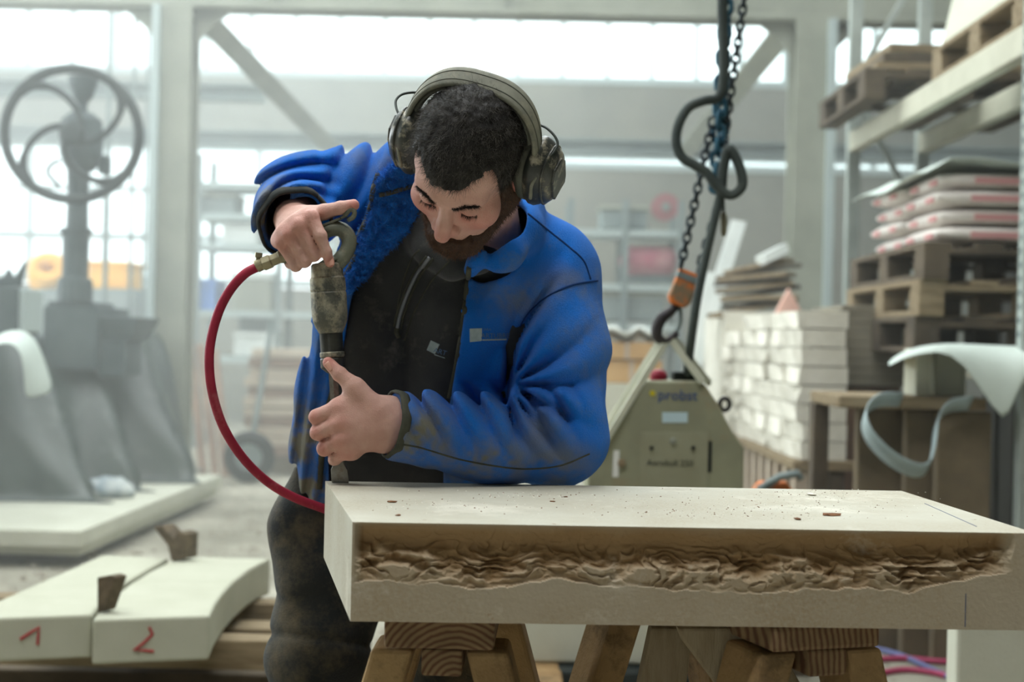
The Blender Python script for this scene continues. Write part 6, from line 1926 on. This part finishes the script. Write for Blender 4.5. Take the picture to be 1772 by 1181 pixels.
for off in (-0.45, 0.45):
    pts = []
    for i in range(nB + 1):
        t = math.pi * (0.08 + 0.84 * i / nB)
        cx, cz = math.cos(t), math.sin(t)
        x0 = 0.101 * math.copysign(abs(cx) ** 0.75, cx); z0 = 0.028 + 0.090 * (cz ** 0.8); y0 = -0.008 - 0.058 * cz
        pts.append(hv(x0, y0 + off * (0.0135 + 0.004 * cz), z0) + Vector(HX * cx + HU * cz) * 0.0045)
    MB().tube(pts, 0.0011, 6).obj('band_seam', M_cush, band, smooth=True)
rows = []
for i in range(nB + 1):
    t = math.pi * (0.13 + 0.74 * i / nB)
    cx, cz = math.cos(t), math.sin(t)
    x0 = 0.101 * math.copysign(abs(cx) ** 0.75, cx); z0 = 0.028 + 0.090 * (cz ** 0.8); y0 = -0.008 - 0.058 * cz
    nrm = Vector((HX * cx + HU * cz)); row = []
    for k in range(12):
        a = 2 * math.pi * k / 12
        row.append(hv(x0, y0 + 0.014 * math.cos(a), z0) + nrm * (-0.009 + 0.0055 * math.sin(a)))
    rows.append(row + [row[0]])
MB().sheet(rows).obj('head_pad', M_cush, band, smooth=True)
def cup(s, c, tilt):
    """c: local centre; outer face along s*X"""
    out_ = Vector(HX * s + HF * tilt[0] + HU * tilt[1]).normalized()
    up_ = Vector(HU) - out_ * Vector(HU).dot(out_); up_.normalize()
    fw_ = out_.cross(up_)
    cc = hv(*c)
    def shell(prof, name, m, parent, n=40, ex=2.6):
        rows = []
        for t, r in prof:
            row = []
            for k in range(n + 1):
                a = 2 * math.pi * k / n
                ca, sa = math.cos(a), math.sin(a)
                row.append(cc + out_ * t + up_ * (0.060 * r * math.copysign(abs(sa) ** (2 / ex), sa)) + fw_ * (0.043 * r * math.copysign(abs(ca) ** (2 / ex), ca)))
            rows.append(row)
        mb = MB().sheet(rows)
        mb.f.append(tuple(range(len(mb.v) - n - 1, len(mb.v) - 1)))
        return mb.obj(name, m, parent, smooth=True)
    cp = shell([(-0.004, 0.96), (0.002, 1.05), (0.010, 1.06), (0.016, 1.0), (0.022, 0.93), (0.030, 0.86), (0.036, 0.74), (0.039, 0.55), (0.040, 0.3)], 'cup', M_muff, muff)
    shell([(-0.020, 0.80), (-0.021, 0.92), (-0.014, 1.00), (-0.006, 0.99), (-0.003, 0.90)], 'cushion', M_cush, cp)
    # raised rim and outer panel
    MB().tube([cc + out_ * 0.026 + up_ * (0.054 * math.copysign(abs(math.sin(a)) ** 0.77, math.sin(a))) + fw_ * (0.0385 * math.copysign(abs(math.cos(a)) ** 0.77, math.cos(a))) for a in [2 * math.pi * k / 40 for k in range(40)]], 0.0024, 6, closed=True).obj('rim', M_muff, cp, smooth=True)
    pan = MB().prism([cc + out_ * 0.036 + up_ * (y * 0.036) + fw_ * (x * 0.024) for x, y in ((-0.8, -1), (0.8, -1), (1, -0.6), (1, 0.5), (0.6, 1), (-0.6, 1), (-1, 0.5), (-1, -0.6))], out_ * 0.006)
    pan.obj('outer_panel', M_muff, cp, bevel=0.002)
    pk = cc + out_ * 0.012 - up_ * 0.057 + fw_ * (-0.012 * s)
    MB().lathe(pk, pk - up_ * 0.012, [(0, 0.007), (0.010, 0.007), (0.012, 0.005)], 12).obj('knob', M_band, cp)
    # fork arm from headband down both sides of the cup
    top = hv(s * 0.100, -0.010, 0.046)
    for q in (-1, 1):
        pts = [top + fw_ * (q * 0.006) + out_ * 0.004, top - up_ * 0.012 + fw_ * (q * 0.020) + out_ * 0.010, cc + up_ * 0.022 + fw_ * (q * 0.043) + out_ * 0.014, cc - up_ * 0.012 + fw_ * (q * 0.046) + out_ * 0.012]
        MB().tube(curve_pts(pts, 14), 0.0030, 7).obj('fork_arm', M_band, cp, smooth=True)
    return cc, out_, up_, fw_
cR_ = cup(1, (0.096, -0.024, 0.002), (0.10, 0.04))
cL_ = cup(-1, (-0.086, -0.010, 0.004), (0.02, 0.0))
M_wire = mat('thin_black_wire', srgb(62, 68, 64), rough=0.5)
def wire(pts):
    MB().tube(curve_pts([P(*q) for q in pts], 40), 0.0021, 8).obj('wire', M_wire, muff, smooth=True)
wire([(737, 164, 2.32), (718, 160, 2.31), (697, 163, 2.30), (686, 172, 2.29), (685, 184, 2.28), (690, 198, 2.27), (700, 214, 2.265)])
wire([(914, 200, 2.27), (926, 212, 2.25), (946, 222, 2.23), (960, 236, 2.22), (965, 250, 2.215), (958, 264, 2.21), (947, 274, 2.205)])

# ------------------------------------------------------------------ pneumatic hammer with chisel
M_ham = mat('dusty_hammer_steel', srgb(112, 112, 102), srgb(78, 80, 74), scale=26, rough=0.5, metal=0.35, dust=srgb(178, 170, 148), dust_scale=30, dust_lo=0.45, dust_hi=0.62, speck=srgb(30, 34, 34), speck_scale=60, speck_th=0.58)
M_hamd = mat('dark_hammer_nose', srgb(48, 50, 50), srgb(76, 76, 70), scale=30, rough=0.4, metal=0.5)
M_hand = mat('worn_grey_handle', srgb(128, 132, 116), srgb(100, 104, 92), scale=16, rough=0.5, metal=0.2, dust=srgb(168, 162, 140), dust_scale=22, dust_lo=0.5, dust_hi=0.7)
DHm = 2.335
ham = thing('pneumatic_hammer', 'dusty pneumatic hammer with loop handle and flat chisel held upright', 'hammer', P(589, 836, DHm))
axx = lambda y: 565 + (y - 455) * 0.0627
def hlathe(name, prof, m, n=32):
    y0, y1 = prof[0][0], prof[-1][0]
    p0, p1 = P(axx(y0), y0, DHm), P(axx(y1), y1, DHm)
    sc = (p1 - p0).length / (y1 - y0)
    return MB().lathe(p0, p1, [((y - y0) * sc, w * DHm / FPX) for y, w in prof], n).obj(name, m, ham, smooth=False, bevel=0.0006, seg=1)
for o in (hlathe('barrel', [(456, 24), (459, 27), (480, 28.5), (482, 30.5), (502, 31), (505, 29.5), (508, 31), (544, 31), (556, 29.5), (566, 26), (573, 22), (577, 20.5)], M_ham),
          hlathe('nose', [(577, 20), (610, 19.6)], M_hamd), hlathe('retainer_ring', [(609, 20.5), (611, 21.5), (617, 21.5), (619, 20)], M_ham), hlathe('retainer', [(619, 20), (622, 21.5), (636, 21.5), (640, 17), (646, 10)], M_hamd)):
    pass
hp_ = [(486, 447), (506, 434), (530, 420), (553, 406), (572, 397), (589, 397), (601, 407), (604, 421), (599, 437), (589, 450), (578, 462)]
MB().tube(curve_pts([P(x, y, DHm + (0.004 if x < 560 else 0)) for x, y in hp_], 48), [0.0125] * 40 + [0.0135] * 8, 16).obj('loop_handle', M_hand, ham, smooth=True)
MB().lathe(P(560, 452, DHm), P(566, 462, DHm), [(0, 0.018), (0.01, 0.026)], 24).obj('shoulder', M_hand, ham, smooth=True)
lv = [P(556, 392, DHm - 0.004), P(574, 385, DHm - 0.006), P(590, 378, DHm - 0.008), P(600, 372, DHm - 0.008)]
lev = MB()
for i in range(len(lv) - 1):
    lev.bar(lv[i], lv[i + 1], 0.004, 0.012, up=(0, 1, 0))
lever = lev.obj('throttle_lever', M_hand, ham, bevel=0.001)
MB().tube(curve_pts([P(596, 374, DHm - 0.012), P(606, 363, DHm - 0.014), P(613, 366, DHm - 0.013), P(611, 376, DHm - 0.012), P(602, 381, DHm - 0.010)], 16), 0.0042, 8).obj('lever_curl', M_hand, lever, smooth=True)
M_chis = mat('chisel_steel', srgb(150, 150, 146), srgb(110, 104, 96), scale=24, rough=0.35, metal=0.7, dust=srgb(112, 86, 66), dust_scale=30, dust_lo=0.52, dust_hi=0.7)
c0_, c1_ = P(axx(640), 640, DHm), P(axx(796), 796, DHm)
ch_ = MB().tube([c0_, c1_], 0.0085, 6).obj('chisel_shank', M_chis, ham)
tz = SLZ + 0.0006
tipc = PZ(588, 838, tz); 
bl = []
for (y, w, th) in ((790, 8.5, 0.007), (803, 9, 0.006), (814, 14.5, 0.0045), (834, 14.6, 0.0025), (838.5, 14.4, 0.0008)):
    c = P(axx(y), y, DHm)
    if y > 838: c.z = tz
    wm = w * DHm / FPX
    bl.append([c + Vector((-wm, -th, 0)), c + Vector((wm, -th, 0)), c + Vector((wm, th, 0)), c + Vector((-wm, th, 0))])
mb = MB(); mb.add([p for r in bl for p in r], [(0, 1, 2, 3)] + [(4 * i + k, 4 * i + (k + 1) % 4, 4 * i + 4 + (k + 1) % 4, 4 * i + 4 + k) for i in range(4) for k in range(4)] + [(16, 17, 18, 19)])
mb.obj('chisel_blade', M_chis, ham, bevel=0.0006, seg=1)
print('tip', P(589, 838, DHm), SLZ)

# ------------------------------------------------------------------ red air hose with its coupling
M_hose = mat('red_rubber_hose', srgb(168, 44, 68), srgb(148, 34, 58), scale=20, rough=0.55, dust=srgb(190, 110, 116), dust_scale=12, dust_lo=0.55, dust_hi=0.8)
M_brass = mat('dull_brass', srgb(166, 158, 128), srgb(136, 130, 108), scale=30, rough=0.4, metal=0.6)
hose = thing('air_hose', 'red rubber air hose curving from the hammer down behind the slab', 'hose', P(362, 620, 2.33))
hpts = [(456, 457, 2.335), (446, 462, 2.335), (424, 474, 2.33), (400, 500, 2.33), (380, 536, 2.33), (366, 584, 2.33), (362, 630, 2.33), (368, 682, 2.34), (386, 738, 2.36), (418, 790, 2.39), (460, 832, 2.42), (506, 860, 2.44), (558, 880, 2.46), (620, 902, 2.47), (720, 925, 2.48), (860, 945, 2.47), (1000, 965, 2.50), (1130, 1000, 2.56)]
hp3 = [P(*q) for q in hpts] + [Vector((0.29, 2.62, 0.50)), Vector((0.30, 2.68, 0.15)), Vector((0.36, 2.8, 0.012)), Vector((0.9, 3.1, 0.0085))]
MB().tube(curve_pts(hp3, 150), 0.0078, 14).obj('tube', M_hose, hose, smooth=True)
a_, b_ = P(498, 440, DHm), P(452, 459, DHm)
L_ = (b_ - a_).length
MB().lathe(a_, b_, [(0, 0.012), (L_ * 0.30, 0.012), (L_ * 0.32, 0.0105), (L_ * 0.62, 0.0105), (L_ * 0.64, 0.0125), (L_ * 0.92, 0.0125), (L_, 0.009)], 6).obj('coupling', M_brass, hose, bevel=0.0008, seg=1)
cl_ = P(449, 459, DHm); dr_ = (P(440, 464, DHm) - P(456, 456, DHm)).normalized()
clp = MB().lathe(cl_ - dr_ * 0.006, cl_ + dr_ * 0.006, [(0, 0.0095), (0.001, 0.0105), (0.011, 0.0105), (0.012, 0.0095)], 20).obj('hose_clamp', M_brass, hose)
sc0 = cl_ + Vector((-0.002, -0.002, 0.012))
MB().lathe(sc0 - Vector((0, 0, 0.004)), sc0 + Vector((0.001, 0, 0.009)), [(0, 0.0045), (0.004, 0.0045), (0.005, 0.0062), (0.012, 0.0062)], 8).obj('clamp_screw', M_brass, clp)
